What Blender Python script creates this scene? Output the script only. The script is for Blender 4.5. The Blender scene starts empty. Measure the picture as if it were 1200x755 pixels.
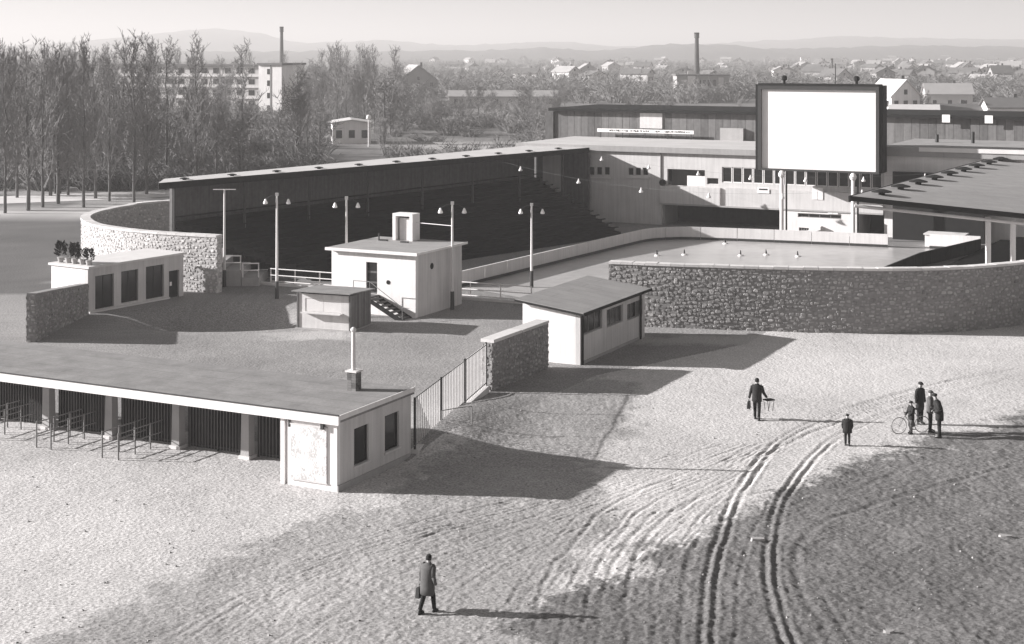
import bpy, math, random
import numpy as np
from mathutils import Vector, Matrix

# ------------------------------------------------------------------ camera, sky, sun, exposure
scn = bpy.context.scene
H = 15.6            # camera height over the forecourt, metres
F = 1800.0          # focal length in photograph pixels (photograph 1200 wide)
CX, YH = 600.0, 60.0  # principal column, horizon row
cam_d = bpy.data.cameras.new('camera')
cam = bpy.data.objects.new('camera', cam_d)
scn.collection.objects.link(cam)
cam.location = (0, 0, H)
cam.rotation_euler = (math.radians(90), 0, 0)
cam_d.sensor_width = 36.0
cam_d.lens = F / 1200.0 * 36.0
cam_d.shift_y = -(377.5 - YH) / 1200.0
cam_d.clip_start = 0.5
cam_d.clip_end = 30000
scn.camera = cam

SUN_EL = math.radians(18.6)
SUN_AZ = math.radians(-84.5)      # from the left (-x): angle from +y, clockwise
world = bpy.data.worlds.new('World')
scn.world = world
world.use_nodes = True
wn = world.node_tree
for n_ in list(wn.nodes):
    wn.nodes.remove(n_)
wo = wn.nodes.new('ShaderNodeOutputWorld')
bg = wn.nodes.new('ShaderNodeBackground')
sky = wn.nodes.new('ShaderNodeTexSky')
sky.sky_type = 'NISHITA'
sky.sun_disc = False
sky.sun_elevation = SUN_EL
sky.sun_rotation = SUN_AZ
sky.air_density = 1.0
sky.dust_density = 1.2
bw = wn.nodes.new('ShaderNodeRGBToBW')        # black-and-white film
cmb = wn.nodes.new('ShaderNodeVectorMath'); cmb.operation = 'SCALE'
cmb.inputs[0].default_value = (1.0, 0.99, 0.985)
wn.links.new(sky.outputs[0], bw.inputs[0])
wn.links.new(bw.outputs[0], cmb.inputs['Scale'])
wn.links.new(cmb.outputs[0], bg.inputs['Color'])
bg.inputs['Strength'].default_value = 0.05
wn.links.new(bg.outputs[0], wo.inputs[0])

sun_d = bpy.data.lights.new('sun', 'SUN')
sun_d.energy = 5.0
sun_d.angle = math.radians(0.5)
sun_d.color = (1.0, 0.99, 0.985)
sun = bpy.data.objects.new('sun', sun_d)
scn.collection.objects.link(sun)
to_sun = Vector((math.sin(SUN_AZ) * math.cos(SUN_EL), math.cos(SUN_AZ) * math.cos(SUN_EL), math.sin(SUN_EL)))
sun.rotation_euler = to_sun.to_track_quat('Z', 'Y').to_euler()
sun.location = (-60, 60, 60)

scn.view_settings.view_transform = 'Standard'
scn.view_settings.look = 'None'
scn.view_settings.exposure = 1.35
scn.view_settings.gamma = 1.0
scn.view_settings.use_curve_mapping = False
HAZE_DENSITY = 0.00045

# ------------------------------------------------------------------ helpers
R = random.Random(7)
COL = scn.collection

def G(px, py, z=0.0):
    d = F * (H - z) / (py - YH)
    return ((px - CX) * d / F, d)

def plane_hit(px, py, P0, dx):
    a = (px - CX) / F
    t = (a * P0[1] - P0[0]) / (dx[0] - a * dx[1])
    Y = P0[1] + dx[1] * t
    return t, H - (py - YH) * Y / F

def tag(o, label=None, cat=None, group=None, kind=None):
    if label: o['label'] = label
    if cat: o['category'] = cat
    if group: o['group'] = group
    if kind: o['kind'] = kind
    return o

def empty(name, loc, rz=0.0, label=None, cat=None, group=None):
    o = bpy.data.objects.new(name, None)
    o.empty_display_size = 0.3
    COL.objects.link(o)
    o.location = loc
    o.rotation_euler = (0, 0, rz)
    return tag(o, label, cat, group)

def copy_tree(o, parent=None):
    c = o.copy()
    COL.objects.link(c)
    c.parent = parent
    for ch in list(o.children):
        copy_tree(ch, c)
    return c

class MB:
    def __init__(s):
        s.v = []; s.f = []; s.c = []; s.cur = 0.5
    def add(s, vs, fs):
        b = len(s.v)
        s.v += [tuple(p) for p in vs]
        s.f += [tuple(i + b for i in f) for f in fs]
        s.c += [s.cur] * len(fs)
        return s
    def box(s, x0, x1, y0, y1, z0, z1):
        vs = [(x0,y0,z0),(x1,y0,z0),(x1,y1,z0),(x0,y1,z0),(x0,y0,z1),(x1,y0,z1),(x1,y1,z1),(x0,y1,z1)]
        return s.add(vs, [(0,3,2,1),(4,5,6,7),(0,1,5,4),(1,2,6,5),(2,3,7,6),(3,0,4,7)])
    def hexa(s, bot, top):
        return s.add(list(bot) + list(top), [(0,3,2,1),(4,5,6,7),(0,1,5,4),(1,2,6,5),(2,3,7,6),(3,0,4,7)])
    def tube(s, p0, p1, r0, r1=None, n=8, caps=True):
        r1 = r0 if r1 is None else r1
        p0 = Vector(p0); p1 = Vector(p1)
        d = (p1 - p0)
        if d.length < 1e-6: return s
        d.normalize()
        a = d.orthogonal().normalized(); b = d.cross(a)
        vs = []
        for p, r in ((p0, r0), (p1, r1)):
            for k in range(n):
                t = 2 * math.pi * k / n
                vs.append(p + a * (r * math.cos(t)) + b * (r * math.sin(t)))
        fs = [(k, (k + 1) % n, n + (k + 1) % n, n + k) for k in range(n)]
        if caps:
            fs += [tuple(range(n - 1, -1, -1)), tuple(range(n, 2 * n))]
        return s.add(vs, fs)
    def path(s, pts, r, n=6):
        rs = r if isinstance(r, (list, tuple)) else [r] * len(pts)
        for i in range(len(pts) - 1):
            s.tube(pts[i], pts[i + 1], rs[i], rs[i + 1], n)
        return s
    def lathe(s, c, prof, n=16):
        vs = []; fs = []
        for r, z in prof:
            for k in range(n):
                t = 2 * math.pi * k / n
                vs.append((c[0] + r * math.cos(t), c[1] + r * math.sin(t), c[2] + z))
        for i in range(len(prof) - 1):
            for k in range(n):
                fs.append((i*n+k, i*n+(k+1)%n, (i+1)*n+(k+1)%n, (i+1)*n+k))
        fs.append(tuple(range(n-1, -1, -1)))
        fs.append(tuple(range((len(prof)-1)*n, len(prof)*n)))
        return s.add(vs, fs)
    def loft(s, rings, n=12):
        # rings: (centre, rx, ry) in the xy plane of each ring
        vs = []; fs = []
        for c, rx, ry in rings:
            for k in range(n):
                t = 2 * math.pi * k / n
                vs.append((c[0] + rx * math.cos(t), c[1] + ry * math.sin(t), c[2]))
        m = len(rings)
        for i in range(m - 1):
            for k in range(n):
                fs.append((i*n+k, i*n+(k+1)%n, (i+1)*n+(k+1)%n, (i+1)*n+k))
        fs.append(tuple(range(n-1, -1, -1)))
        fs.append(tuple(range((m-1)*n, m*n)))
        return s.add(vs, fs)
    def prism(s, poly, z0, z1):
        n = len(poly)
        vs = [(p[0], p[1], z0) for p in poly] + [(p[0], p[1], z1) for p in poly]
        fs = [tuple(range(n-1, -1, -1)), tuple(range(n, 2*n))]
        fs += [(k, (k+1) % n, n + (k+1) % n, n + k) for k in range(n)]
        return s.add(vs, fs)
    def wall(s, o, a, n, L, z0, z1, t, ops=()):
        # wall panel from o along a (unit xy), thickness t along n (inward), with openings (s0,s1,z0,z1)
        xs = sorted(set([0.0, L] + [q for op in ops for q in op[:2]]))
        zs = sorted(set([z0, z1] + [q for op in ops for q in op[2:]]))
        xs = [x for x in xs if -1e-6 <= x <= L + 1e-6]
        zs = [z for z in zs if z0 - 1e-6 <= z <= z1 + 1e-6]
        nx, nz = len(xs) - 1, len(zs) - 1
        def solid(i, j):
            if i < 0 or j < 0 or i >= nx or j >= nz: return False
            cx = (xs[i] + xs[i+1]) / 2; cz = (zs[j] + zs[j+1]) / 2
            return not any(op[0] < cx < op[1] and op[2] < cz < op[3] for op in ops)
        def P(x, z, d):
            return (o[0] + a[0]*x + n[0]*d, o[1] + a[1]*x + n[1]*d, z)
        for i in range(nx):
            for j in range(nz):
                if not solid(i, j): continue
                A, B, C, D = xs[i], xs[i+1], zs[j], zs[j+1]
                s.add([P(A,C,0),P(B,C,0),P(B,D,0),P(A,D,0)], [(0,1,2,3)])
                s.add([P(A,C,t),P(B,C,t),P(B,D,t),P(A,D,t)], [(3,2,1,0)])
                if not solid(i-1, j): s.add([P(A,C,0),P(A,D,0),P(A,D,t),P(A,C,t)], [(0,1,2,3)])
                if not solid(i+1, j): s.add([P(B,C,0),P(B,D,0),P(B,D,t),P(B,C,t)], [(3,2,1,0)])
                if not solid(i, j-1): s.add([P(A,C,0),P(B,C,0),P(B,C,t),P(A,C,t)], [(3,2,1,0)])
                if not solid(i, j+1): s.add([P(A,D,0),P(B,D,0),P(B,D,t),P(A,D,t)], [(0,1,2,3)])
        return s
    def mesh(s, name, tone=False):
        me = bpy.data.meshes.new(name)
        me.from_pydata(s.v, [], s.f)
        if tone:
            at = me.attributes.new('tone', 'FLOAT', 'FACE')
            at.data.foreach_set('value', s.c)
        me.update()
        return me
    def build(s, name, m, parent=None, smooth=False, tone=False):
        me = s.mesh(name, tone)
        o = bpy.data.objects.new(name, me)
        COL.objects.link(o)
        o.parent = parent
        me.materials.append(m)
        if smooth:
            me.polygons.foreach_set('use_smooth', [True] * len(me.polygons))
        return o

def inst(me, name, parent, loc, rz=0.0, scale=None):
    o = bpy.data.objects.new(name, me)
    COL.objects.link(o)
    o.parent = parent
    o.location = loc
    o.rotation_euler = (0, 0, rz)
    if scale: o.scale = scale
    return o

TINT = (1.0, 0.962, 0.952)
def grey(v):
    return (v * TINT[0], v * TINT[1], v * TINT[2], 1.0)

def mat(name, v, rough=0.9, var=0.18, scale=2.0, fine=18.0, bump=0.25, dist=0.02, spec=0.25, tone=0.0, streak=0.0, coords='Object', seams=None):
    m = bpy.data.materials.new(name)
    m.use_nodes = True
    nt = m.node_tree
    b = nt.nodes['Principled BSDF']
    b.inputs['Roughness'].default_value = rough
    b.inputs['Specular IOR Level'].default_value = spec
    tc = nt.nodes.new('ShaderNodeTexCoord')
    n1 = nt.nodes.new('ShaderNodeTexNoise'); n1.inputs['Scale'].default_value = scale; n1.inputs['Detail'].default_value = 6
    n2 = nt.nodes.new('ShaderNodeTexNoise'); n2.inputs['Scale'].default_value = fine; n2.inputs['Detail'].default_value = 4
    nt.links.new(tc.outputs[coords], n1.inputs['Vector'])
    nt.links.new(tc.outputs[coords], n2.inputs['Vector'])
    def math_(op, a, bb):
        q = nt.nodes.new('ShaderNodeMath'); q.operation = op
        for i, x in enumerate((a, bb)):
            if hasattr(x, 'is_output'): nt.links.new(x, q.inputs[i])
            else: q.inputs[i].default_value = x
        return q.outputs[0]
    s = math_('ADD', math_('MULTIPLY', math_('SUBTRACT', n1.outputs[0], 0.5), 2.2 * var), 1.0)
    s = math_('ADD', s, math_('MULTIPLY', math_('SUBTRACT', n2.outputs[0], 0.5), 1.3 * var))
    if streak:
        mp = nt.nodes.new('ShaderNodeMapping'); mp.inputs['Scale'].default_value = (5.0, 5.0, 0.25)
        n3 = nt.nodes.new('ShaderNodeTexNoise'); n3.inputs['Scale'].default_value = 1.0; n3.inputs['Detail'].default_value = 5
        nt.links.new(tc.outputs[coords], mp.inputs['Vector']); nt.links.new(mp.outputs[0], n3.inputs['Vector'])
        s = math_('ADD', s, math_('MULTIPLY', math_('SUBTRACT', n3.outputs[0], 0.55), 2.0 * streak))
    if seams:
        br = nt.nodes.new('ShaderNodeTexBrick'); br.inputs['Scale'].default_value = 1.0
        br.inputs['Brick Width'].default_value = seams[0]; br.inputs['Row Height'].default_value = seams[1]; br.inputs['Mortar Size'].default_value = .025
        br.inputs['Color1'].default_value = (1,1,1,1); br.inputs['Color2'].default_value = (.93,.93,.93,1); br.inputs['Mortar'].default_value = (.76,.76,.76,1)
        nt.links.new(tc.outputs[coords], br.inputs['Vector'])
        s = math_('MULTIPLY', s, br.outputs['Color'])
    if tone:
        at = nt.nodes.new('ShaderNodeAttribute'); at.attribute_name = 'tone'
        s = math_('ADD', s, math_('MULTIPLY', math_('SUBTRACT', at.outputs['Fac'], 0.5), 2.0 * tone))
    s = math_('MAXIMUM', s, 0.15)
    vm = nt.nodes.new('ShaderNodeVectorMath'); vm.operation = 'SCALE'
    vm.inputs[0].default_value = grey(v)[:3]
    nt.links.new(s, vm.inputs['Scale'])
    nt.links.new(vm.outputs[0], b.inputs['Base Color'])
    if bump:
        bp = nt.nodes.new('ShaderNodeBump'); bp.inputs['Strength'].default_value = bump; bp.inputs['Distance'].default_value = dist
        nt.links.new(n2.outputs[0], bp.inputs['Height'])
        nt.links.new(bp.outputs[0], b.inputs['Normal'])
    return m

M = {}
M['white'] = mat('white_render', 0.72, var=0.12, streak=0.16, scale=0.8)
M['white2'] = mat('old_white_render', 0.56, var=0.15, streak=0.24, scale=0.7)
M['whitepaint'] = mat('white_paint', 0.78, rough=0.6, var=0.06)
M['screen'] = mat('screen_white', 0.80, rough=0.85, var=0.03, streak=0.05, bump=0.05, scale=0.4)
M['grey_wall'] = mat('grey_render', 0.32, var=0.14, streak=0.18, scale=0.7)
M['tar'] = mat('tar_roof', 0.235, var=0.36, scale=1.1, fine=9, bump=0.4, rough=0.95, seams=(7.0, 1.05))
M['felt'] = mat('roofing_felt', 0.30, var=0.20, scale=0.8, fine=8, bump=0.3, rough=0.95, seams=(5.0, .95))
M['lightroof'] = mat('pale_roof', 0.50, var=0.15, scale=0.4)
M['concrete'] = mat('concrete', 0.36, var=0.18, scale=1.2, streak=0.12)
M['paleconc'] = mat('pale_concrete', 0.62, var=0.12, scale=1.5)
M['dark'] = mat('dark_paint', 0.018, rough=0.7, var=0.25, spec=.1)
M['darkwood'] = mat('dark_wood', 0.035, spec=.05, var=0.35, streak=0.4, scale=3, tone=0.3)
M['wood'] = mat('weathered_wood', 0.15, var=0.25, streak=0.35, scale=3, tone=0.25)
M['palewood'] = mat('pale_wood', 0.58, var=0.14, streak=0.2, scale=3)
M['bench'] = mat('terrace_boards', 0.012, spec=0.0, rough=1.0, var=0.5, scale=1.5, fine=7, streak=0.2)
M['iron'] = mat('iron', 0.045, rough=0.55, var=0.2)
M['greyiron'] = mat('grey_iron', 0.22, rough=0.6, var=0.2)
M['glass'] = mat('window_glass', 0.02, rough=0.12, var=0.2, bump=0.05, spec=0.5)
M['stone'] = mat('rubble_stone', 0.29, var=0.3, scale=5, fine=26, bump=0.5, dist=0.03, tone=0.38)
M['pale_stone'] = mat('pale_rubble_stone', 0.50, var=0.2, scale=5, fine=26, bump=0.5, dist=0.03, tone=0.4)
M['pale_mortar'] = mat('pale_mortar', 0.42, var=0.2, scale=5, bump=0.5)
M['mortar'] = mat('mortar', 0.23, var=0.2, scale=5, bump=0.5)
M['coping'] = mat('coping', 0.58, var=0.16, scale=3, bump=0.4, tone=.12)
M['brick'] = mat('brick', 0.14, var=0.2, scale=6, tone=0.4)
M['lamp'] = mat('enamel_white', 0.8, rough=0.3, var=0.02, bump=0)
M['bark'] = mat('bark', 0.11, var=0.3, scale=2, bump=0.3)
M['twig'] = mat('twigs', 0.19, var=0.3, scale=1.0, bump=0)
M['bush'] = mat('brush', 0.13, var=0.35, scale=0.6, bump=0)
M['leaf'] = mat('evergreen_leaf', 0.03, var=0.3, bump=0)
M['coat'] = mat('dark_coat', 0.022, var=0.25, scale=8, fine=60)
M['coat2'] = mat('grey_coat', 0.085, var=0.25, scale=8, fine=60)
M['trouser'] = mat('dark_trousers', 0.016, var=0.25, scale=8, fine=60)
M['skin'] = mat('skin', 0.34, rough=0.6, var=0.06, bump=0.05)
M['hair'] = mat('hair', 0.02, var=0.2, scale=20)
M['leather'] = mat('leather', 0.02, rough=0.5, var=0.2)
M['shirt'] = mat('pale_cloth', 0.5, var=0.1, scale=8)
M['plaster_far'] = mat('far_plaster', 0.52, var=0.12, scale=0.2, streak=0.1)
M['plaster_far2'] = mat('far_plaster_grey', 0.30, var=0.14, scale=0.2, streak=0.1)
M['tile_far'] = mat('far_roof_tiles', 0.13, var=0.2, scale=0.5)
M['tile_far2'] = mat('far_roof_pale', 0.34, var=0.15, scale=0.5)
M['asph'] = mat('pale_road', 0.60, var=0.14, scale=0.3)

# ------------------------------------------------------------------ numpy noise
def vnoise(x, y, seed):
    xi = np.floor(x).astype(np.int64); yi = np.floor(y).astype(np.int64)
    fx = x - xi; fy = y - yi
    fx = fx * fx * (3 - 2 * fx); fy = fy * fy * (3 - 2 * fy)
    def h(a, b):
        n = (a * 374761393 + b * 668265263 + seed * 974634777) & 0x7fffffff
        n = ((n ^ (n >> 13)) * 1274126177) & 0x7fffffff
        n = n ^ (n >> 16)
        return (n & 0xffff) / 65535.0
    return (h(xi, yi) * (1-fx) + h(xi+1, yi) * fx) * (1-fy) + (h(xi, yi+1) * (1-fx) + h(xi+1, yi+1) * fx) * fy

def fbm(x, y, seed, oct=4):
    s = 0; a = 0.5; t = 0
    for k in range(oct):
        s = s + a * vnoise(x, y, seed + k); t += a
        x = x * 2.03 + 17.1; y = y * 2.03 + 5.7; a *= 0.5
    return s / t

def smooth(a, b, x):
    t = np.clip((x - a) / (b - a), 0, 1)
    return t * t * (3 - 2 * t)

def catmull(pts, step=0.12):
    P = [np.array(p, float) for p in pts]
    P = [2*P[0]-P[1]] + P + [2*P[-1]-P[-2]]
    out = []
    for i in range(1, len(P) - 2):
        n = max(2, int(np.linalg.norm(P[i+1]-P[i]) / step))
        for k in range(n):
            t = k / n
            out.append(0.5*((2*P[i]) + (-P[i-1]+P[i+1])*t + (2*P[i-1]-5*P[i]+4*P[i+1]-P[i+2])*t*t + (-P[i-1]+3*P[i]-3*P[i+1]+P[i+2])*t**3))
    out.append(P[-2])
    return np.array(out)

def inside(poly, x, y):
    r = np.zeros(x.shape, bool)
    n = len(poly)
    for i in range(n):
        x0, y0 = poly[i]; x1, y1 = poly[(i+1) % n]
        c = ((y0 > y) != (y1 > y))
        with np.errstate(divide='ignore', invalid='ignore'):
            xx = (x1-x0)*(y-y0)/((y1-y0) if y1 != y0 else 1e-9) + x0
        r ^= c & (x < xx)
    return r

# main axes of the site: U to the right along the fronts, V to the back
UX = (0.8915, -0.4530)
VX = (0.4530, 0.8915)
RZ = math.atan2(UX[1], UX[0])
# ------------------------------------------------------------------ ground
def axis(segs):
    out = []
    for a, b, n in segs:
        out += list(np.linspace(a, b, n, endpoint=False))
    return np.array(out + [segs[-1][1]])
gx = axis([(-9000,-1500,8),(-1500,-300,12),(-300,-60,16),(-60,-20,30),(-20,-9,110),(-9,23,580),(23,31,80),(31,60,20),(60,300,14),(300,1500,12),(1500,9000,8)])
gy = axis([(-60,37,12),(37,40.5,25),(40.5,61,350),(61,92,180),(92,140,40),(140,300,20),(300,1500,16),(1500,14000,12)])
X, Y = np.meshgrid(gx, gy)
Z = np.zeros_like(X)
# ruts: pixel polylines of the tracks -> ground
def pxl(pts): return [G(a, b) for a, b in pts]
ruts = []   # (points, half width, depth, wobble)
main1 = [(826,775),(830,735),(833,690),(843,640),(868,575),(905,525),(950,497),(1010,475),(1090,452),(1195,432)]
main2 = [(935,775),(918,735),(906,690),(904,640),(912,600),(930,565),(965,525),(1000,503),(1060,478),(1195,441)]
for k, base in enumerate((main1, main2)):
    w = np.array(pxl(base))
    for off in (-0.17, 0.15):
        ruts.append((w + np.array([off, 0]), 0.09, 0.038, 0.03))
others = [
 ([(985,775),(955,720),(935,680),(935,645),(965,612),(1010,596),(1080,575),(1195,545)], .22, .10),
 ([(1010,775),(985,730),(965,700)], .15, .05),
 ([(880,580),(930,572),(985,572),(1030,562),(1090,535)], .2, .07),
 ([(735,775),(733,720),(737,680),(752,640),(790,600),(850,570)], .16, .10),
 ([(700,775),(703,720),(712,680),(730,640),(770,600)], .14, .09),
 ([(678,775),(684,720),(695,680),(715,640),(760,592),(830,560)], .12, .08),
 ([(655,775),(660,720),(668,690),(690,650),(740,600)], .12, .08),
 ([(628,775),(630,720),(640,680),(668,640),(720,590),(800,555)], .14, .09),
 ([(800,775),(798,720),(805,670),(820,630)], .16, .08),
 ([(770,775),(765,720),(768,680),(780,650)], .14, .06),
 ([(860,775),(862,720),(868,670),(885,620),(905,585)], .12, .06),
 ([(590,775),(600,700),(640,645),(700,590),(780,555)], .10, .05)]
for pts, hw, dp in others:
    ruts.append((np.array(pxl(pts)), hw*.6, dp*.27, 0.06))
# many faint cart tracks sweeping from the bottom up to the road on the right
ca = [(60,770),(260,670),(430,620),(600,580),(760,540),(900,500),(1040,465),(1195,425)]
cb = [(790,775),(800,700),(815,650),(840,610),(870,575),(905,535),(1000,490),(1195,437)]
for k in range(260):
    t = R.random() ** 0.85
    pts = [((1-t)*a[0] + t*b[0], (1-t)*a[1] + t*b[1]) for a, b in zip(ca, cb)]
    i0 = R.random() * 5.2; ln = 0.6 + R.random() * 1.8
    w = catmull(pxl(pts), 0.25)
    n = len(w); a = int(n * i0 / 7); b = min(n, int(n * (i0 + ln) / 7))
    if b - a < 5: continue
    seg = w[a:b] + np.array([R.uniform(-.3, .3), R.uniform(-.3, .3)])
    ruts.append((seg[::4] if len(seg) > 12 else seg, R.uniform(.045, .075), R.uniform(.004, .015), 0.10))
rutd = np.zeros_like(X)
jit = 0.2 + 1.4 * fbm(X*.4, Y*.4, 91, 3)
for pts, hw, dp, wob in ruts:
    w = catmull(pts, 0.11)
    if wob:
        s_ = np.arange(len(w)) * 0.11
        w = w + np.stack([(fbm(s_*0.8, s_*0+3.3, 11+int(dp*1e4)) - .5), (fbm(s_*0.8, s_*0+9.3, 5+int(hw*1e3)) - .5)], 1) * wob * 4
    prof = np.full(X.shape, 9.0)
    rad = hw * 2.6
    for p in w:
        if not (36 < p[1] < 92): continue
        a0 = np.searchsorted(gx, p[0]-rad); a1 = np.searchsorted(gx, p[0]+rad)
        b0 = np.searchsorted(gy, p[1]-rad); b1 = np.searchsorted(gy, p[1]+rad)
        if a1 <= a0 or b1 <= b0: continue
        d = np.hypot(gx[None, a0:a1]-p[0], gy[b0:b1, None]-p[1])
        np.minimum(prof[b0:b1, a0:a1], d, out=prof[b0:b1, a0:a1])
    q = prof / hw
    dz = -dp * np.exp(-(q*1.1)**2) + 0.32*dp*np.exp(-((q-1.9)/0.6)**2)
    dz[prof > 8] = 0
    Z += dz * jit
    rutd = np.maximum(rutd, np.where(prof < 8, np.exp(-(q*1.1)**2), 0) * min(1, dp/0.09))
near = smooth(36, 40, Y) * (1 - smooth(92, 110, Y)) * (1 - smooth(30, 50, np.abs(X-4)))
# colour regions of the ground (bare trodden gravel, soil, turf)
wx = X + (fbm(X*.5, Y*.5, 3)-.5)*3.0 + (fbm(X*2.5, Y*2.5, 8)-.5)*1.2
wy = Y + (fbm(X*.5+40, Y*.5, 4)-.5)*3.0 + (fbm(X*2.5+9, Y*2.5, 9)-.5)*1.2
soil_poly = ([G(560,800), G(590,747), G(640,712), G(700,690), G(745,655), G(850,602), G(940,570), G(1000,543), G(1080,515), G(1195,488), G(1300,470), G(1500,700), G(1500,800)])
mid_poly = ([G(-100,800), G(60,747), G(130,715), G(250,660), G(390,600), G(480,575), G(540,500), G(620,440), G(700,440), G(760,470), G(690,560), G(740,600), G(700,640), G(640,712), G(590,747), G(560,800)])
def soft(poly):
    s = 0
    for k in range(3):
        ax = wx + (fbm(X*1.6+k*31, Y*1.6, 60+k)-.5)*(2.6) + (vnoise(X*9, Y*9, 80+k)-.5)*.7
        ay = wy + (fbm(X*1.6, Y*1.6+k*17, 70+k)-.5)*(2.6) + (vnoise(X*9, Y*9, 85+k)-.5)*.7
        s = s + inside(poly, ax, ay)
    return s/3.0
soil = soft(soil_poly); mid = soft(mid_poly)
def W(t, v, o=None):      # site coordinates (metres right along U / back along V from ticket-office corner)
    o = o or A0
    return (o[0] + UX[0]*t + VX[0]*v, o[1] + UX[1]*t + VX[1]*v)
A0 = G(395, 577)
yard = inside([W(-40,4.5), W(0.2,4.5), W(0.2,22), W(4.2,33), W(4,38), (8,88), (6,100), (-4,101), (-20,103), (-40,110), (-40,90)], X, Y)
lawn = inside([(-60,100),(-30,98),(-31,112),(-29,124),(-24,140),(-70,150),(-120,150),(-120,100)], wx, wy)
stad = inside([(6,87),(12,86.3),(20,85),(29,88.5),(40,95),(70,140),(50,165),(0,160),(-32,125),(-30,108),(-19,99),(-4,99.5)], X, Y)
tone = np.full(X.shape, 0.50)
tone = tone + (0.33-tone)*mid
tone = tone + (0.165-tone)*soil
tone = np.where(yard, 0.27, tone)
tone = np.where(lawn, 0.13, tone)
tone = np.where(stad, 0.22, tone)
far = Y > 150
tone = np.where(far, 0.17 + 0.12*(fbm(X/60, Y/90, 31) > 0.58), tone)
# blur class edges a little, add patchiness
tone *= 0.80 + 0.40 * fbm(X*0.22, Y*0.22, 21, 4)
tone *= 0.87 + 0.26 * fbm(X*4.5, Y*4.5, 23, 3)
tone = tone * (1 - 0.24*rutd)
# light trodden path in the yard near the kiosk, pale strip along the stone wall
def patch(px, py, rx, ry, v, k=.8):
    global tone
    c = G(px, py)
    d = np.hypot((wx-c[0])/rx, (wy-c[1])/ry)
    tone = tone + (v - tone) * k * (1 - smooth(.5, 1.1, d))
patch(375, 392, 3.2, 2.2, .5)
patch(150, 395, 5, 1.2, .24)
patch(260, 430, 3, 3, .22, .6)
patch(1000, 440, 7, 6, .56, .5)
patch(830, 398, 7, 2, .46, .7)
patch(40, 650, 6, 8, .56, .5)
patch(580, 172, 20, 14, .42, .9)
patch(500, 168, 14, 10, .34, .8)
patch(340, 705, 2, 2, .5, .4)
wallbank = np.exp(-((np.hypot((X+3.3)*1.0-(Y-60.5)*.25, 0))/2.2)**2) * smooth(57.5, 61.5, Y) * (1 - smooth(64, 70.5, Y))
Z += 0.55 * wallbank
shadow_dip = np.hypot((X+16.8)/7.2, (Y-90.3)/5.2)
Z -= 1.15 * (1 - smooth(.35, 1.0, shadow_dip))  # yard dip added so the gatehouse and low wall shadows reach further
rough = (.35 + .4*np.clip(mid,0,1) + .8*soil) * np.where(yard, .8, 1)
Z += near * rough * ((fbm(X*6.5, Y*6.5, 41, 2) - .5) * 0.05 + (fbm(X*.6, Y*.6, 45, 3)-.5) * .12)
# keep the ground under and inside the rink and buildings a little lower than their floors
Z = np.where(stad, np.minimum(Z, -0.01), Z)
Z[(Y > 110) | (Y < 36.5)] = 0
def ground_z(x, y):
    i = int(np.clip(np.searchsorted(gx, x), 1, len(gx)-1)); j = int(np.clip(np.searchsorted(gy, y), 1, len(gy)-1))
    tx = (x-gx[i-1])/(gx[i]-gx[i-1]); ty = (y-gy[j-1])/(gy[j]-gy[j-1])
    return float((Z[j-1,i-1]*(1-tx)+Z[j-1,i]*tx)*(1-ty) + (Z[j,i-1]*(1-tx)+Z[j,i]*tx)*ty)

def grid_mesh(name, X, Y, Z, tone):
    ny, nx = X.shape
    me = bpy.data.meshes.new(name)
    co = np.stack([X, Y, Z], -1).reshape(-1, 3).astype(np.float32)
    idx = np.arange(ny*nx).reshape(ny, nx)
    q = np.stack([idx[:-1,:-1], idx[:-1,1:], idx[1:,1:], idx[1:,:-1]], -1).reshape(-1, 4).astype(np.int32)
    me.vertices.add(len(co)); me.vertices.foreach_set('co', co.ravel())
    me.loops.add(q.size); me.loops.foreach_set('vertex_index', q.ravel())
    me.polygons.add(len(q))
    me.polygons.foreach_set('loop_start', np.arange(0, q.size, 4, dtype=np.int32))
    at = me.attributes.new('tone', 'FLOAT', 'POINT')
    at.data.foreach_set('value', tone.astype(np.float32).ravel())
    me.update(calc_edges=True)
    me.polygons.foreach_set('use_smooth', np.ones(len(q), bool))
    return me

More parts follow.
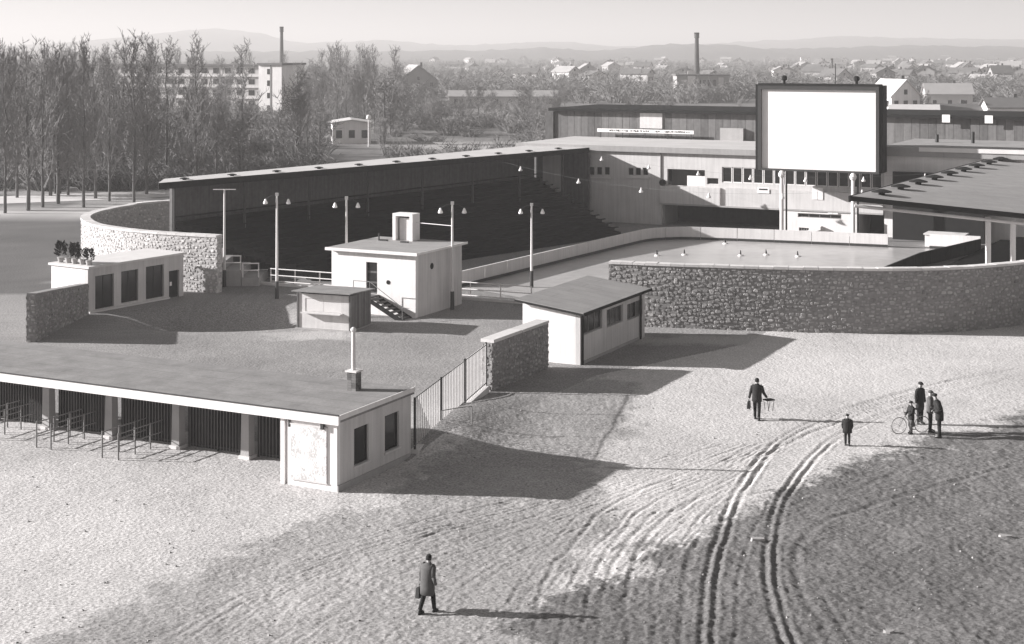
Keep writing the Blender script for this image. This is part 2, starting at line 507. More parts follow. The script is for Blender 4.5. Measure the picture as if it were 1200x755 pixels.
def ground_mat():
    m = bpy.data.materials.new('trodden_earth'); m.use_nodes = True
    nt = m.node_tree; b = nt.nodes['Principled BSDF']
    b.inputs['Roughness'].default_value = 1.0; b.inputs['Specular IOR Level'].default_value = 0.1
    at = nt.nodes.new('ShaderNodeAttribute'); at.attribute_name = 'tone'
    tc = nt.nodes.new('ShaderNodeTexCoord')
    n1 = nt.nodes.new('ShaderNodeTexNoise'); n1.inputs['Scale'].default_value = 11.0; n1.inputs['Detail'].default_value = 8; n1.inputs['Roughness'].default_value = .7
    n2 = nt.nodes.new('ShaderNodeTexVoronoi'); n2.inputs['Scale'].default_value = 7.0
    nt.links.new(tc.outputs['Object'], n1.inputs['Vector']); nt.links.new(tc.outputs['Object'], n2.inputs['Vector'])
    mr = nt.nodes.new('ShaderNodeMapRange'); mr.inputs[1].default_value = .3; mr.inputs[2].default_value = .7; mr.inputs[3].default_value = .42; mr.inputs[4].default_value = 1.58
    nt.links.new(n1.outputs[0], mr.inputs[0])
    mu = nt.nodes.new('ShaderNodeMath'); mu.operation = 'MULTIPLY'
    nt.links.new(at.outputs['Fac'], mu.inputs[0]); nt.links.new(mr.outputs[0], mu.inputs[1])
    vm = nt.nodes.new('ShaderNodeVectorMath'); vm.operation = 'SCALE'; vm.inputs[0].default_value = TINT
    nt.links.new(mu.outputs[0], vm.inputs['Scale']); nt.links.new(vm.outputs[0], b.inputs['Base Color'])
    ad = nt.nodes.new('ShaderNodeMath'); ad.operation = 'MULTIPLY_ADD'; ad.inputs[1].default_value = 1.5
    nt.links.new(n1.outputs[0], ad.inputs[0]); nt.links.new(n2.outputs['Distance'], ad.inputs[2])
    bp = nt.nodes.new('ShaderNodeBump'); bp.inputs['Strength'].default_value = .4; bp.inputs['Distance'].default_value = .035
    nt.links.new(ad.outputs[0], bp.inputs['Height']); nt.links.new(bp.outputs[0], b.inputs['Normal'])
    return m
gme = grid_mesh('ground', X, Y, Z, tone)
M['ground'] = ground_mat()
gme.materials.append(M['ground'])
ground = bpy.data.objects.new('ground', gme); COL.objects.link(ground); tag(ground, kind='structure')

# ------------------------------------------------------------------ hills on the horizon
def hills(name, d, prof, depth, v, seed):
    n = 240
    xs = np.linspace(-0.48, 0.48, n) * d
    px = xs / d * F + CX
    pp = np.array(prof, float)
    yy = np.interp(px, pp[:,0], pp[:,1])
    top = H + (YH - yy) * d / F + (fbm(px/9, px*0+seed, seed, 3)-.5) * d * .0022
    rows = []
    for k, fz in enumerate((0, .45, .8, 1.0, .7, 0)):
        rows.append(np.stack([xs, np.full(n, d - depth + depth*2*k/5) , top*fz - (2 if fz == 0 else 0)], -1))
    A = np.stack(rows)
    me = grid_mesh(name, A[...,0], A[...,1], A[...,2], np.full(A.shape[:2], v))
    me.materials.append(mat(name+'_woodland', v, var=.25, scale=.01, fine=.06, bump=0))
    o = bpy.data.objects.new(name, me); COL.objects.link(o); tag(o, kind='structure')
hills('hills', 4200, [(-300,56),(8,54),(100,47),(190,36),(235,33),(285,36),(340,50),(400,48),(450,47),(520,53),(600,50),(650,48),(720,54),(820,53),(900,47),(1000,42),(1100,44),(1200,46),(1500,50)], 900, .10, 5)
hills('hills', 2400, [(-300,60),(100,60),(400,60),(560,59),(640,56),(700,60),(740,56),(790,51),(860,52),(910,57),(980,56),(1080,53),(1200,55),(1500,58)], 400, .08, 9)
# ------------------------------------------------------------------ ticket office with entrance gates
def loc_of(o, p):      # world xy -> site axes relative to o
    dx, dy = p[0]-o[0], p[1]-o[1]
    return dx*UX[0]+dy*UX[1], dx*VX[0]+dy*VX[1]

def window(parent, o, a, n, s0, s1, z0, z1, depth=.1, fr=.06, mf=None, mp=None, mull=0, sill=True, name='window', ms=None):
    # frame (part) > pane, sill (sub-parts); o,a,n in the parent's frame, n points inward
    mf = mf or M['white2']; mp = mp or M['glass']
    def P(s, d): return (o[0]+a[0]*s+n[0]*d, o[1]+a[1]*s+n[1]*d)
    def bar(mb, sa, sb, za, zb, d0, d1):
        p = [P(sa,d0), P(sb,d0), P(sb,d1), P(sa,d1)]
        mb.hexa([(q[0],q[1],za) for q in p], [(q[0],q[1],zb) for q in p])
    mb = MB()
    e = .003
    bar(mb, s0+e, s0+fr, z0+e, z1-e, depth, depth+.05); bar(mb, s1-fr, s1-e, z0+e, z1-e, depth, depth+.05)
    bar(mb, s0+fr, s1-fr, z0+e, z0+fr, depth+.002, depth+.05); bar(mb, s0+fr, s1-fr, z1-fr, z1-e, depth+.002, depth+.05)
    for k in range(mull):
        c = s0 + (s1-s0)*(k+1)/(mull+1)
        bar(mb, c-fr*.4, c+fr*.4, z0+fr, z1-fr, depth+.003, depth+.05)
    w = mb.build(name, mf, parent)
    mb = MB(); bar(mb, s0+fr*.6, s1-fr*.6, z0+fr*.6, z1-fr*.6, depth+.025, depth+.04)
    mb.build('pane', mp, w)
    if sill:
        mb = MB(); bar(mb, s0-.06, s1+.06, z0-.07, z0-.004, -.07, depth)
        mb.build('sill', ms or M['paleconc'], w)
    return w

tk = empty('ticket_office', (A0[0], A0[1], 0), RZ, 'long low ticket office with white fascia, tarred flat roof, posters and barred gates', 'building')
XL = -21.0; DEP = 5.15
MB().box(XL, .12, -.03, DEP, 2.46, 2.70).build('roof', M['tar'], tk)
mb = MB(); mb.box(XL, .16, -.16, -.035, 2.40, 2.73); mb.box(.125, .165, -.03, DEP, 2.56, 2.74)
mb.build('fascia', M['white'], tk)
MB().box(XL, .17, -.18, -.10, 2.735, 2.765).build('drip_edge', M['iron'], tk)
# booth: front wall, right wall with two windows, back and inner wall
bw_ = -2.12
mb = MB()
mb.wall((bw_, 0), (1,0), (0,1), 2.12, -.4, 2.455, .2)
mb.build('front_wall', M['white'], tk)
w1 = [plane_hit(415,503,A0,VX), plane_hit(432,539,A0,VX)]
w2 = [plane_hit(451,488,A0,VX), plane_hit(467.5,523,A0,VX)]
ops = [(w1[0][0], w1[1][0], w1[1][1], w1[0][1]), (w2[0][0], w2[1][0], w2[1][1], w2[0][1])]
mb = MB(); mb.wall((0, .2), (0,1), (-1,0), DEP-.25, -.4, 2.455, .2, [(a-.2, b-.2, c, d) for a, b, c, d in ops])
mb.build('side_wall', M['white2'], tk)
for a, b, c, d in ops:
    window(tk, (0,0), (0,1), (-1,0), a, b, c, d, .08, mull=0, mf=M['dark'])
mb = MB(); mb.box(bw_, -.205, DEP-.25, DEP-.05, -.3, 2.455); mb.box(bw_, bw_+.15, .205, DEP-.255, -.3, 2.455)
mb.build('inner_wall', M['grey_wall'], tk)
MB().box(.004, .05, .0, 5.0, -.3, .22).build('plinth', M['concrete'], tk)
# corner post, poster board and hooks
MB().box(bw_-.30, bw_-.12, -.02, .18, -.3, 2.39).build('corner_post', M['white'], tk)
# poster print: pale board with faint smudged lettering
pm = bpy.data.materials.new('faded_poster'); pm.use_nodes = True
nt = pm.node_tree; b_ = nt.nodes['Principled BSDF']; b_.inputs['Roughness'].default_value = .9
tc = nt.nodes.new('ShaderNodeTexCoord')
mp_ = nt.nodes.new('ShaderNodeMapping'); mp_.inputs['Scale'].default_value = (1.5, 1.0, 1.0); nt.links.new(tc.outputs['Object'], mp_.inputs['Vector'])
no_ = nt.nodes.new('ShaderNodeTexNoise'); no_.inputs['Scale'].default_value = 13.0; no_.inputs['Detail'].default_value = 5; nt.links.new(mp_.outputs[0], no_.inputs['Vector'])
nb_ = nt.nodes.new('ShaderNodeTexNoise'); nb_.inputs['Scale'].default_value = 1.9; nt.links.new(tc.outputs['Object'], nb_.inputs['Vector'])
mm_ = nt.nodes.new('ShaderNodeMath'); mm_.operation = 'MULTIPLY'; nt.links.new(no_.outputs[0], mm_.inputs[0]); nt.links.new(nb_.outputs[0], mm_.inputs[1])
cr_ = nt.nodes.new('ShaderNodeValToRGB'); cr_.color_ramp.elements[0].position = .23; cr_.color_ramp.elements[0].color = grey(.70)
cr_.color_ramp.elements[1].position = .33; cr_.color_ramp.elements[1].color = grey(.42)
nt.links.new(mm_.outputs[0], cr_.inputs[0]); nt.links.new(cr_.outputs[0], b_.inputs['Base Color'])
ps = MB().box(-1.95, -.42, -.05, -.004, .28, 2.2).build('poster', pm, tk)
MB().box(-1.98, -.39, -.058, -.003, 2.205, 2.25).build('poster_batten', M['palewood'], ps); MB().box(-1.98,-.39,-.058,-.003,.23,.275).build('poster_batten', M['palewood'], ps)
MB().box(-.62, -.50, -.14, -.003, 2.18, 2.39).build('wall_lamp', M['iron'], tk)
MB().box(-2.06, -1.99, -.06, -.003, 2.1, 2.4).build('bracket', M['iron'], tk)
# piers and gates
piers = [-5.6, -8.95, -12.35, -15.7, -19.05]
for x in piers:
    mb = MB(); mb.hexa([(x-.2,2.1,-.3),(x+.2,2.1,-.3),(x+.2,2.5,-.3),(x-.2,2.5,-.3)], [(x-.16,2.14,2.455),(x+.16,2.14,2.455),(x+.16,2.46,2.455),(x-.16,2.46,2.455)])
    p = mb.build('pier', M['concrete'], tk)
    MB().box(x-.25, x+.25, 2.05, 2.55, -.3, .12).build('footing', M['paleconc'], p)
bar_me = MB().tube((0,0,0),(0,0,2.34),.014,.014,5).mesh('bar'); bar_me.materials.append(M['greyiron'])
ends = [bw_] + piers + [-22.3]
for i in range(len(ends)-1):
    x1, x0 = ends[i]-.24, ends[i+1]+.24
    mb = MB(); mb.box(x0, x1, 2.62, 2.66, .10, .16); mb.box(x0, x1, 2.62, 2.66, 1.55, 1.61); mb.box(x0, x1, 2.62, 2.66, 2.3, 2.35)
    for x in (x0, (x0+x1)/2-.03, x1-.06): mb.box(x, x+.06, 2.605, 2.67, -.2, 2.4)
    g = mb.build('gate', M['iron'], tk)
    n = int((x1-x0)/.15)
    for k in range(n):
        inst(bar_me, 'bar', g, (x0+.1+(x1-x0-.2)*k/(n-1), 2.60, .05))
    nb = int((x1-x0)/.45)
    for k in range(nb):
        a = x0+(x1-x0)*k/nb; b = x0+(x1-x0)*(k+1)/nb
        mbb = MB(); mbb.cur = R.random(); mbb.box(a+.006, b-.006, 2.68, 2.71, .03, 1.72); mbb.build('board', M['darkwood'], g, tone=True)
# chimney on the roof
c = loc_of(A0, G(415, 457, 2.7))
mb = MB()
for j in range(7):
    for k in range(2):
        for q in range(2):
            mb.cur = R.random()
            o_ = .0 if j % 2 else .012
            mb.box(c[0]-.2+k*.2+.004+o_*0, c[0]-.2+(k+1)*.2-.004, c[1]-.2+q*.2+.004, c[1]-.2+(q+1)*.2-.004, 2.70+j*.1, 2.70+(j+1)*.1-.008)
ch = mb.build('chimney', M['brick'], tk, tone=True)
MB().box(c[0]-.25, c[0]+.25, c[1]-.25, c[1]+.25, 3.40, 3.46).build('cap', M['paleconc'], ch)
MB().tube((c[0]-.03,c[1],3.46),(c[0]-.03,c[1],4.92),.085,.075,12).lathe((c[0]-.03,c[1],4.92),[(.085,0),(.11,.03),(.11,.10),(.05,.16),(.02,.17)],12).build('flue_pipe', M['paleconc'], ch)

# turnstile barriers in front of the gates
def barrier(x):
    p = W(x, -.2)
    z = ground_z(*p)
    e = empty('queue_barrier', (p[0], p[1], z), RZ, 'thin iron queue barrier standing out from the barred entrance gates', 'barrier', 'queue barriers in front of the entrance gates')
    for y in (0, .95, 1.85): MB().tube((0,y,-.15),(0,y,1.02),.03,.03,8).build('post', M['greyiron'], e)
    for zz in (.98, .52): MB().tube((0,-.02,zz),(0,2.55,zz),.022,.022,6).build('rail', M['greyiron'], e)
for x in (-9.8, -10.6, -13.2, -13.95, -16.6, -17.35): barrier(x)

# ------------------------------------------------------------------ bar fence
fa = W(.1, DEP+.05); fb = G(570, 460)
fl = math.hypot(fb[0]-fa[0], fb[1]-fa[1]); frz = math.atan2(fb[1]-fa[1], fb[0]-fa[0])
fz = .32
fe = empty('bar_fence', (fa[0], fa[1], 0), frz, 'tall fence of thin upright bars on a low kerb, joining ticket office to rubble wall', 'fence')
MB().box(0, fl, -.14, .14, -.4, fz).build('kerb', M['paleconc'], fe)
mb = MB(); mb.tube((0,0,2.28),(fl,0,2.18),.018,.018,6); mb.build('rail', M['iron'], fe)
MB().tube((0,0,fz+.15),(fl,0,fz+.12),.028,.028,6).build('rail', M['greyiron'], fe)
fbm_ = MB().tube((0,0,0),(0,0,1.95),.018,.018,5).mesh('bar'); fbm_.materials.append(M['paleconc'])
nb = 46
for k in range(nb):
    inst(fbm_, 'bar', fe, (.12+(fl-.24)*k/(nb-1), 0, fz-.02))
for k in (0, 1, 2, 3):
    x = .05+(fl-.1)*k/3
    MB().box(x-.04, x+.04, -.04, .04, -.3, 2.3).build('post', M['iron'], fe)

# ------------------------------------------------------------------ rubble stone walls
def stone_loop(mb, loop, z0, ztop, sx=.27, sz=.19, rnd=None):
    # loop: list of (x,y) with outward normal to the right of travel; ztop(s)->height
    rnd = rnd or R
    P = np.array(loop, float)
    seg = np.hypot(*np.diff(P, axis=0).T); S = np.concatenate([[0], np.cumsum(seg)])
    L = S[-1]
    def at(s):
        s = min(max(s, 0), L); i = min(int(np.searchsorted(S, s, 'right'))-1, len(seg)-1)
        t = (s-S[i])/seg[i]; d = (P[i+1]-P[i])/seg[i]
        return P[i]+(P[i+1]-P[i])*t, (d[1], -d[0])
    z = z0; row = 0
    zt = max(ztop(s) for s in np.linspace(0, L, 20))
    while z < zt:
        h = sz*rnd.uniform(.75, 1.25)
        s = -rnd.random()*sx
        while s < L:
            w = sx*rnd.uniform(.55, 1.5)
            zz = z + rnd.uniform(-.09, .09)
            if zz + h*.5 < ztop(s+w/2):
                pr = rnd.uniform(.015, .055)
                hh = min(h*rnd.uniform(.85, 1.15), ztop(s+w/2)-zz)
                g = .018
                base = []; top = []
                for (a, b) in ((0,.2),(.2,0),(.8,0),(1,.25),(1,.8),(.75,1),(.2,1),(0,.75)):
                    ss = s+g+(w-2*g)*min(1,max(0,a+rnd.uniform(-.07,.07))); qz = zz+g+(hh-2*g)*min(1,max(0,b+rnd.uniform(-.07,.07)))
                    if ss < 0: ss = 0
                    if ss > L: ss = L
                    p, n = at(ss)
                    base.append((p[0]-n[0]*.03, p[1]-n[1]*.03, qz))
                    cs = s+w/2; cz = zz+hh/2
                    s2 = cs+(ss-cs)*.74; q2 = cz+(qz-cz)*.74
                    p2, n2 = at(s2)
                    prj = pr*rnd.uniform(.7, 1.2)
                    top.append((p2[0]+n2[0]*prj, p2[1]+n2[1]*prj, q2))
                mb.cur = min(1, max(0, rnd.gauss(.5, .22)))
                n8 = 8
                mb.add(base+top, [tuple(range(8,16))]+[(k,(k+1)%8,8+(k+1)%8,8+k) for k in range(8)])
            s += w
        z += h; row += 1

def stone_wall(name, path, t, h, label, cat='wall', hfun=None, cope=.14, cw=.07, cope_mat=None, both=True, ms=None, mm=None):
    # path: centreline; right-hand side of travel is the face looked at
    P = np.array(path, float)
    d = np.gradient(P, axis=0); d /= np.linalg.norm(d, axis=1)[:, None]
    nrm = np.stack([d[:,1], -d[:,0]], 1)
    A = P + nrm*t/2; B = P - nrm*t/2
    S = np.concatenate([[0], np.cumsum(np.hypot(*np.diff(P, axis=0).T))])
    hf = hfun or (lambda u: h)
    hs = [hf(s/S[-1]) for s in S]
    o = P[0]
    e = empty(name, (o[0], o[1], 0), 0, label, cat)
    A_ = A - o; B_ = B - o; n = len(P)
    def strip(A, B, z0s, z1s):
        vs = []; fs = []
        for k in range(n):
            vs += [(A[k,0],A[k,1],z0s[k]),(B[k,0],B[k,1],z0s[k]),(B[k,0],B[k,1],z1s[k]),(A[k,0],A[k,1],z1s[k])]
        for k in range(n-1):
            i = 4*k; j = i+4
            fs += [(i,i+3,j+3,j),(i+3,i+2,j+2,j+3),(i+2,i+1,j+1,j+2),(i+1,i,j,j+1)]
        fs += [(0,1,2,3), (4*n-1,4*n-2,4*n-3,4*n-4)]
        return vs, fs
    mb = MB(); mb.add(*strip(A_, B_, [-.4]*n, [q-cope for q in hs])); mb.build('wall_core', mm or M['mortar'], e)
    ov = nrm*cw
    mb = MB(); Ao, Bo = A_+ov, B_-ov
    for k in range(n-1):
        jz = R.uniform(-.012, .012); g0, g1 = .012, .988
        def lp(Q, t): return Q[k]+(Q[k+1]-Q[k])*t
        z0a, z1a = hs[k]-cope+.002, hs[k]+jz; z0b, z1b = hs[k+1]-cope+.002, hs[k+1]+jz
        a0, a1, b0, b1 = lp(Ao,g0), lp(Ao,g1), lp(Bo,g0), lp(Bo,g1)
        mb.cur = R.random()
        mb.hexa([(a0[0],a0[1],z0a),(a1[0],a1[1],z0b),(b1[0],b1[1],z0b),(b0[0],b0[1],z0a)], [(a0[0],a0[1],z1a),(a1[0],a1[1],z1b),(b1[0],b1[1],z1b),(b0[0],b0[1],z1a)])
    tag(mb.build('coping', cope_mat or M['coping'], e, tone=True), kind='stuff')
    mb = MB()
    L = S[-1]
    stone_loop(mb, A_.tolist(), -.3, lambda s: hf(min(1,max(0,s/L)))-cope)
    stone_loop(mb, [A_[-1].tolist(), B_[-1].tolist()], -.3, lambda s: hf(1)-cope)
    stone_loop(mb, [B_[0].tolist(), A_[0].tolist()], -.3, lambda s: hf(0)-cope)
    if both: stone_loop(mb, B_[::-1].tolist(), -.3, lambda s: hf(1-min(1,max(0,s/L)))-cope)
    st = mb.build('stones', ms or M['stone'], e, tone=True); tag(st, kind='stuff')
    return e
# short wall between fence and toilets
sa = G(570, 460); sa = (sa[0]+.02, sa[1]+.3); sb = (sa[0]+.455*5.9, sa[1]+.89*5.9)
stone_wall('rubble_wall', [sa, ((sa[0]+sb[0])/2, (sa[1]+sb[1])/2), sb], .55, 2.36, 'short rubble stone wall between the bar fence and the white washroom block')
# long curved wall on the right
rw = catmull([(5.6,87.9),(9,86.9),(13,86.0),(17,85.35),(21,85.05),(25,85.75),(29.3,87.9),(34,91.6),(40,98)], .7)
stone_wall('curved_stone_wall', rw, .5, 3.6, 'long curved rubble stone wall with pale coping, closing the rink end behind the washroom block', both=False)
# curved wall on the left (horseshoe end); face looked at from outside
lw = catmull([(-0.5,147.5),(-14,135.5),(-28,121.9),(-29.6,119),(-30.7,115.3),(-30.8,111),(-28.9,106.2),(-26.2,103.2),(-23.1,101.1),(-18.9,99.2)], .7)
stone_wall('curved_stone_wall', lw, .55, 3.72, 'horseshoe shaped rubble stone wall with white coping behind the flat gatehouse', ms=M['pale_stone'], mm=M['pale_mortar'])
# low wall running towards the camera from the gatehouse
la = G(36.5, 401)
stone_wall('rubble_wall', [(-25.35,91.0), (-25.6,86.6), (la[0], la[1])], .5, 2.6, 'shaded rubble wall with dark face running out from the gatehouse with potted shrubs', hfun=lambda u: 1.85+.75*u, cope=.06, cw=.02, cope_mat=M['stone'])

# ------------------------------------------------------------------ washroom block
C0 = G(680, 428)
wc = empty('washroom_block', (C0[0], C0[1], 0), RZ, 'small white washroom block with sloping felt roof and three high windows', 'building')
LW, LL = 3.2, 8.5
ops = []
for (pa, pb) in (((684,370),(706,383)), ((711,363.5),(730,375.5)), ((735,357),(753,368))):
    a = plane_hit(pa[0], pa[1], C0, VX); b = plane_hit(pb[0], pb[1], C0, VX)
    ops.append((a[0], b[0], b[1]-.05, min(a[1], 2.36)))
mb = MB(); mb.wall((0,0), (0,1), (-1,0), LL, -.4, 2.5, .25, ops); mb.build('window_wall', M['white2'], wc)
for a, b, c_, d in ops: window(wc, (0,0), (0,1), (-1,0), a, b, c_, d, .1, mull=2, fr=.05, mf=M['greyiron'], sill=False)
mb = MB()
mb.add([(-LW,0,-.4),(-.253,0,-.4),(-.253,0,2.5),(-LW,0,2.88),(-LW,.25,-.4),(-.253,.25,-.4),(-.253,.25,2.5),(-LW,.25,2.88)], [(0,1,2,3),(7,6,5,4),(3,2,6,7),(0,3,7,4),(1,5,6,2)])
mb.add([(-.003,0,2.503),(-.253,0,2.503),(-.253,.25,2.503),(-.003,.25,2.503),(-.003,.0,2.51),(-.253,0,2.55),(-.253,.25,2.55),(-.003,.25,2.51)], [(4,5,1,0),(4,7,6,5)])
mb.build('front_wall', M['white'], wc)
mb = MB(); mb.box(-LW, -LW+.25, .253, LL, -.4, 2.84); mb.box(-LW+.253, -.253, LL-.25, LL, -.4, 2.5); mb.build('back_wall', M['white2'], wc)
mb = MB(); o1, o2 = .28, .3
def rz_(x): return 2.56 + (-x)*.12
mb.hexa([(-LW-o2,-o1,rz_(-LW-o2)),(o2,-o1,rz_(o2)),(o2,LL+o1,rz_(o2)),(-LW-o2,LL+o1,rz_(-LW-o2))], [(-LW-o2,-o1,rz_(-LW-o2)+.10),(o2,-o1,rz_(o2)+.10),(o2,LL+o1,rz_(o2)+.10),(-LW-o2,LL+o1,rz_(-LW-o2)+.10)])
mb.build('roof', M['felt'], wc)
mb = MB(); mb.box(o2+.003, o2+.04, -o1, LL+o1, rz_(o2)-.03, rz_(o2)+.12)
mb.hexa([(-LW-o2,-o1-.04,rz_(-LW-o2)-.03),(o2+.04,-o1-.04,rz_(o2)-.03),(o2+.04,-o1-.003,rz_(o2)-.03),(-LW-o2,-o1-.003,rz_(-LW-o2)-.03)],
        [(-LW-o2,-o1-.04,rz_(-LW-o2)+.07),(o2+.04,-o1-.04,rz_(o2)+.07),(o2+.04,-o1-.003,rz_(o2)+.07),(-LW-o2,-o1-.003,rz_(-LW-o2)+.07)])
mb.build('eaves_board', M['dark'], wc)
for y in (.12, LL-.75):
    MB().tube((.08,y,-.2),(.08,y,2.45),.06,.06,8).build('downpipe', M['dark'], wc)
MB().box(.005, .06, 0.25, LL-1.0, -.3, .14).build('plinth', M['concrete'], wc)

# ------------------------------------------------------------------ kiosk
ka = G(349, 384.5)
krz = math.atan2(-.36, .933)
kk = empty('kiosk', (ka[0], ka[1], ground_z(*ka)), krz, 'small wooden sales kiosk with closed pale shutters, counter shelf and dark side', 'kiosk')
KW, KD, KH = 3.3, 2.6, 1.98
mb = MB(); mb.wall((0,0),(1,0),(0,1),KW,.06,KH,.08,[(.48,2.72,1.0,1.72)]); mb.build('front_wall', M['palewood'], kk)
for k in range(2):
    a = .50+k*1.115
    MB().box(a, a+1.10, .02, .05, 1.01, 1.71).build('shutter', M['paleconc'], kk)
for k in range(13):
    a = .085+k*(KD-.085)/13
    mbb = MB(); mbb.cur = R.random(); mbb.box(KW-.07-R.random()*.012, KW-.002-R.random()*.012, a+.005, a+(KD-.085)/13-.005, .0, KH); mbb.build('board', M['wood'], kk, tone=True)
mb = MB(); mb.box(0.002,.07,.085,KD,0,KH); mb.box(.075,KW-.095,KD-.07,KD,0,KH); mb.build('back_wall', M['wood'], kk)
MB().box(.35, 2.85, -.38, -.003, .93, .985).build('counter', M['palewood'], kk)
mb = MB(); mb.hexa([(-.18,-.42,KH+.14),(KW+.2,-.42,KH+.14),(KW+.2,KD+.12,KH+.003),(-.18,KD+.12,KH+.003)], [(-.18,-.42,KH+.20),(KW+.2,-.42,KH+.20),(KW+.2,KD+.12,KH+.065),(-.18,KD+.12,KH+.065)]); mb.build('roof', M['tar'], kk)
mb = MB(); mb.box(-.03,.06,-.06,-.003,.0,KH+.11); mb.box(KW-.06,KW+.03,-.06,-.003,0,KH+.11); mb.build('corner_post', M['wood'], kk)
MB().box(-.1, KW+.1, -.15, KD, -.2, .055).build('base', M['concrete'], kk)

# ------------------------------------------------------------------ projection booth
P0 = G(487, 373)
pb = empty('projection_booth', (P0[0], P0[1], 0), RZ, 'white cube shaped booth with outside stair, dark door and framed hatch on its roof', 'building')
PW, PD, PH = 5.85, 5.6, 3.72
da = plane_hit(429, 307, P0, UX); db = plane_hit(442, 345, P0, UX)
dz0, dz1 = 1.2, da[1]
mb = MB(); mb.wall((-PW,0),(1,0),(0,1),PW,-.4,PH,.25,[(PW+da[0], PW+db[0], dz0, dz1)]); mb.build('front_wall', M['white'], pb)
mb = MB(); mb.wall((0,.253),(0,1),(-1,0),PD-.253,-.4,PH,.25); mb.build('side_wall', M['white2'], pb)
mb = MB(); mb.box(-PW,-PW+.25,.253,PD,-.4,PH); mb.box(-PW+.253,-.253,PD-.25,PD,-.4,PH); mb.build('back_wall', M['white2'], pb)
d_ = MB().box(da[0]+.02, db[0]-.02, .10, .15, dz0+.01, dz1-.01).build('door', M['wood'], pb)
MB().tube((db[0]-.12,.06,dz0+1.0),(db[0]-.12,.12,dz0+1.0),.03,.03,6).build('handle', M['iron'], d_)
mb = MB()
for k in range(3): mb.box(da[0]+.06, db[0]-.06, .085, .098, dz0+.12+k*.62, dz0+.62+k*.62)
mb.build('door_panel', M['darkwood'], d_)
MB().box(-PW-.25,.25,-.28,PD+.25,PH+.003,PH+.10).build('roof', M['felt'], pb)
mb = MB(); mb.box(-PW-.27,.27,-.32,-.284,PH-.06,PH+.12); mb.box(.254,.29,-.28,PD+.25,PH-.02,PH+.12); mb.build('roof_trim', M['white'], pb)
# round vents
for (pp, dxx, ax) in (((455,331), UX, 0), ((506,312), VX, 1)):
    t_, z_ = plane_hit(pp[0], pp[1], P0, dxx)
    if ax == 0: MB().tube((t_,-.02,z_),(t_,.02,z_),.13,.13,14).build('vent', M['dark'], pb)
    else: MB().tube((-.02,t_,z_),(.02,t_,z_),.19,.19,14).build('vent', M['dark'], pb)
# hatch on roof
hx, hy = -3.6, 4.5
mb = MB(); mb.box(hx-.72,hx-.5,hy,hy+.9,PH+.105,PH+1.62); mb.box(hx+.5,hx+.72,hy,hy+.9,PH+.105,PH+1.62); mb.box(hx-.72,hx+.72,hy,hy+.9,PH+1.623,PH+1.78)
hb = mb.build('roof_hatch', M['white'], pb)
MB().box(hx-.36,hx+.36,hy+.25,hy+.32,PH+.105,PH+1.5).build('hatch_door', M['palewood'], hb)
MB().box(hx-.497,hx+.497,hy+.5,hy+.56,PH+.105,PH+1.615).build('hatch_back', M['dark'], hb)
for (x, y) in ((-4.4,3.9),(-2.8,3.7)): MB().box(x-.45,x+.1,y-.06,y+.06,PH+.11,PH+.2).build('duct', M['iron'], pb)
MB().tube((-5.0,4.0,PH+.1),(-5.0,4.0,PH+.55),.05,.05,8).build('vent_pipe', M['iron'], pb)
# stair
sx0, sx1 = db[0]+.15, -.35
MB().box(da[0]-.25, sx0, -1.1, -.004, dz0-.1, dz0-.005).build('landing', M['wood'], pb)
nst = 7
for k in range(nst):
    x = sx0 + (sx1-sx0)*k/nst; z = dz0 - dz0*(k+1)/(nst+0.5)
    MB().box(x, x+(sx1-sx0)/nst+.03, -1.05, -.02, z-.05, z).build('tread', M['wood'], pb)
for y in (-1.09, -.06):
    mb = MB(); mb.hexa([(sx0,y,dz0-.35),(sx1+.1,y,-.25),(sx1+.1,y+.05,-.25),(sx0,y+.05,dz0-.35)], [(sx0,y,dz0-.08),(sx1+.1,y,.05),(sx1+.1,y+.05,.05),(sx0,y+.05,dz0-.08)]); mb.build('stringer', M['darkwood'], pb)
for x in (da[0]-.2, sx0-.1): MB().box(x,x+.1,-1.08,-.98,-.3,dz0-.1).build('support_post', M['darkwood'], pb)
mb = MB(); mb.path([(da[0]-.2,-1.07,dz0+.9),(sx0,-1.07,dz0+.9),(sx1+.1,-1.07,.75),(sx1+.55,-1.07,.75)],.022)
for x, z0, z1 in ((da[0]-.2,dz0,dz0+.9),(sx0,dz0-.1,dz0+.9),(sx1+.1,-.1,.75)): mb.tube((x,-1.07,z0),(x,-1.07,z1),.022)
mb.build('handrail', M['greyiron'], pb)

# ------------------------------------------------------------------ gatehouse on the left with potted shrubs
Q0 = G(103, 367.5)
qd = math.atan2(.84, .54)
gh = empty('gatehouse', (Q0[0], Q0[1], 0), qd - math.pi/2, 'flat roofed white gatehouse with three wide dark openings and a narrow doorway', 'building')
qx = (math.cos(qd), math.sin(qd))
GL = plane_hit(215, 345, Q0, qx)[0]
GHt = 2.66
ops = []
for (xa, ya, xb, yb) in ((111.6,324,133.5,359),(142,318.5,162,352),(171,313,192,347.5),(198,318,210,345)):
    a = plane_hit(xa, ya, Q0, qx); b = plane_hit(xb, yb, Q0, qx)
    ops.append((a[0], b[0], max(b[1], .12), min(a[1], 2.35)))
ops[3] = (ops[3][0], ops[3][1], 0.0, ops[3][3])
mb = MB(); mb.wall((0,0),(0,1),(-1,0),GL,-.4,GHt,.25,ops); mb.build('opening_wall', M['white2'], gh)
mb = MB(); mb.box(-3.2,-.253,0,.25,-.4,GHt); mb.build('end_wall', M['white'], gh)
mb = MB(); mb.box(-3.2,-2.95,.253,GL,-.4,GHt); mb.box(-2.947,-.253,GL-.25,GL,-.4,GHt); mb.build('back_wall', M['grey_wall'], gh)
MB().box(-3.35,.2,-.12,GL+.1,GHt+.003,GHt+.13).build('roof', M['paleconc'], gh)
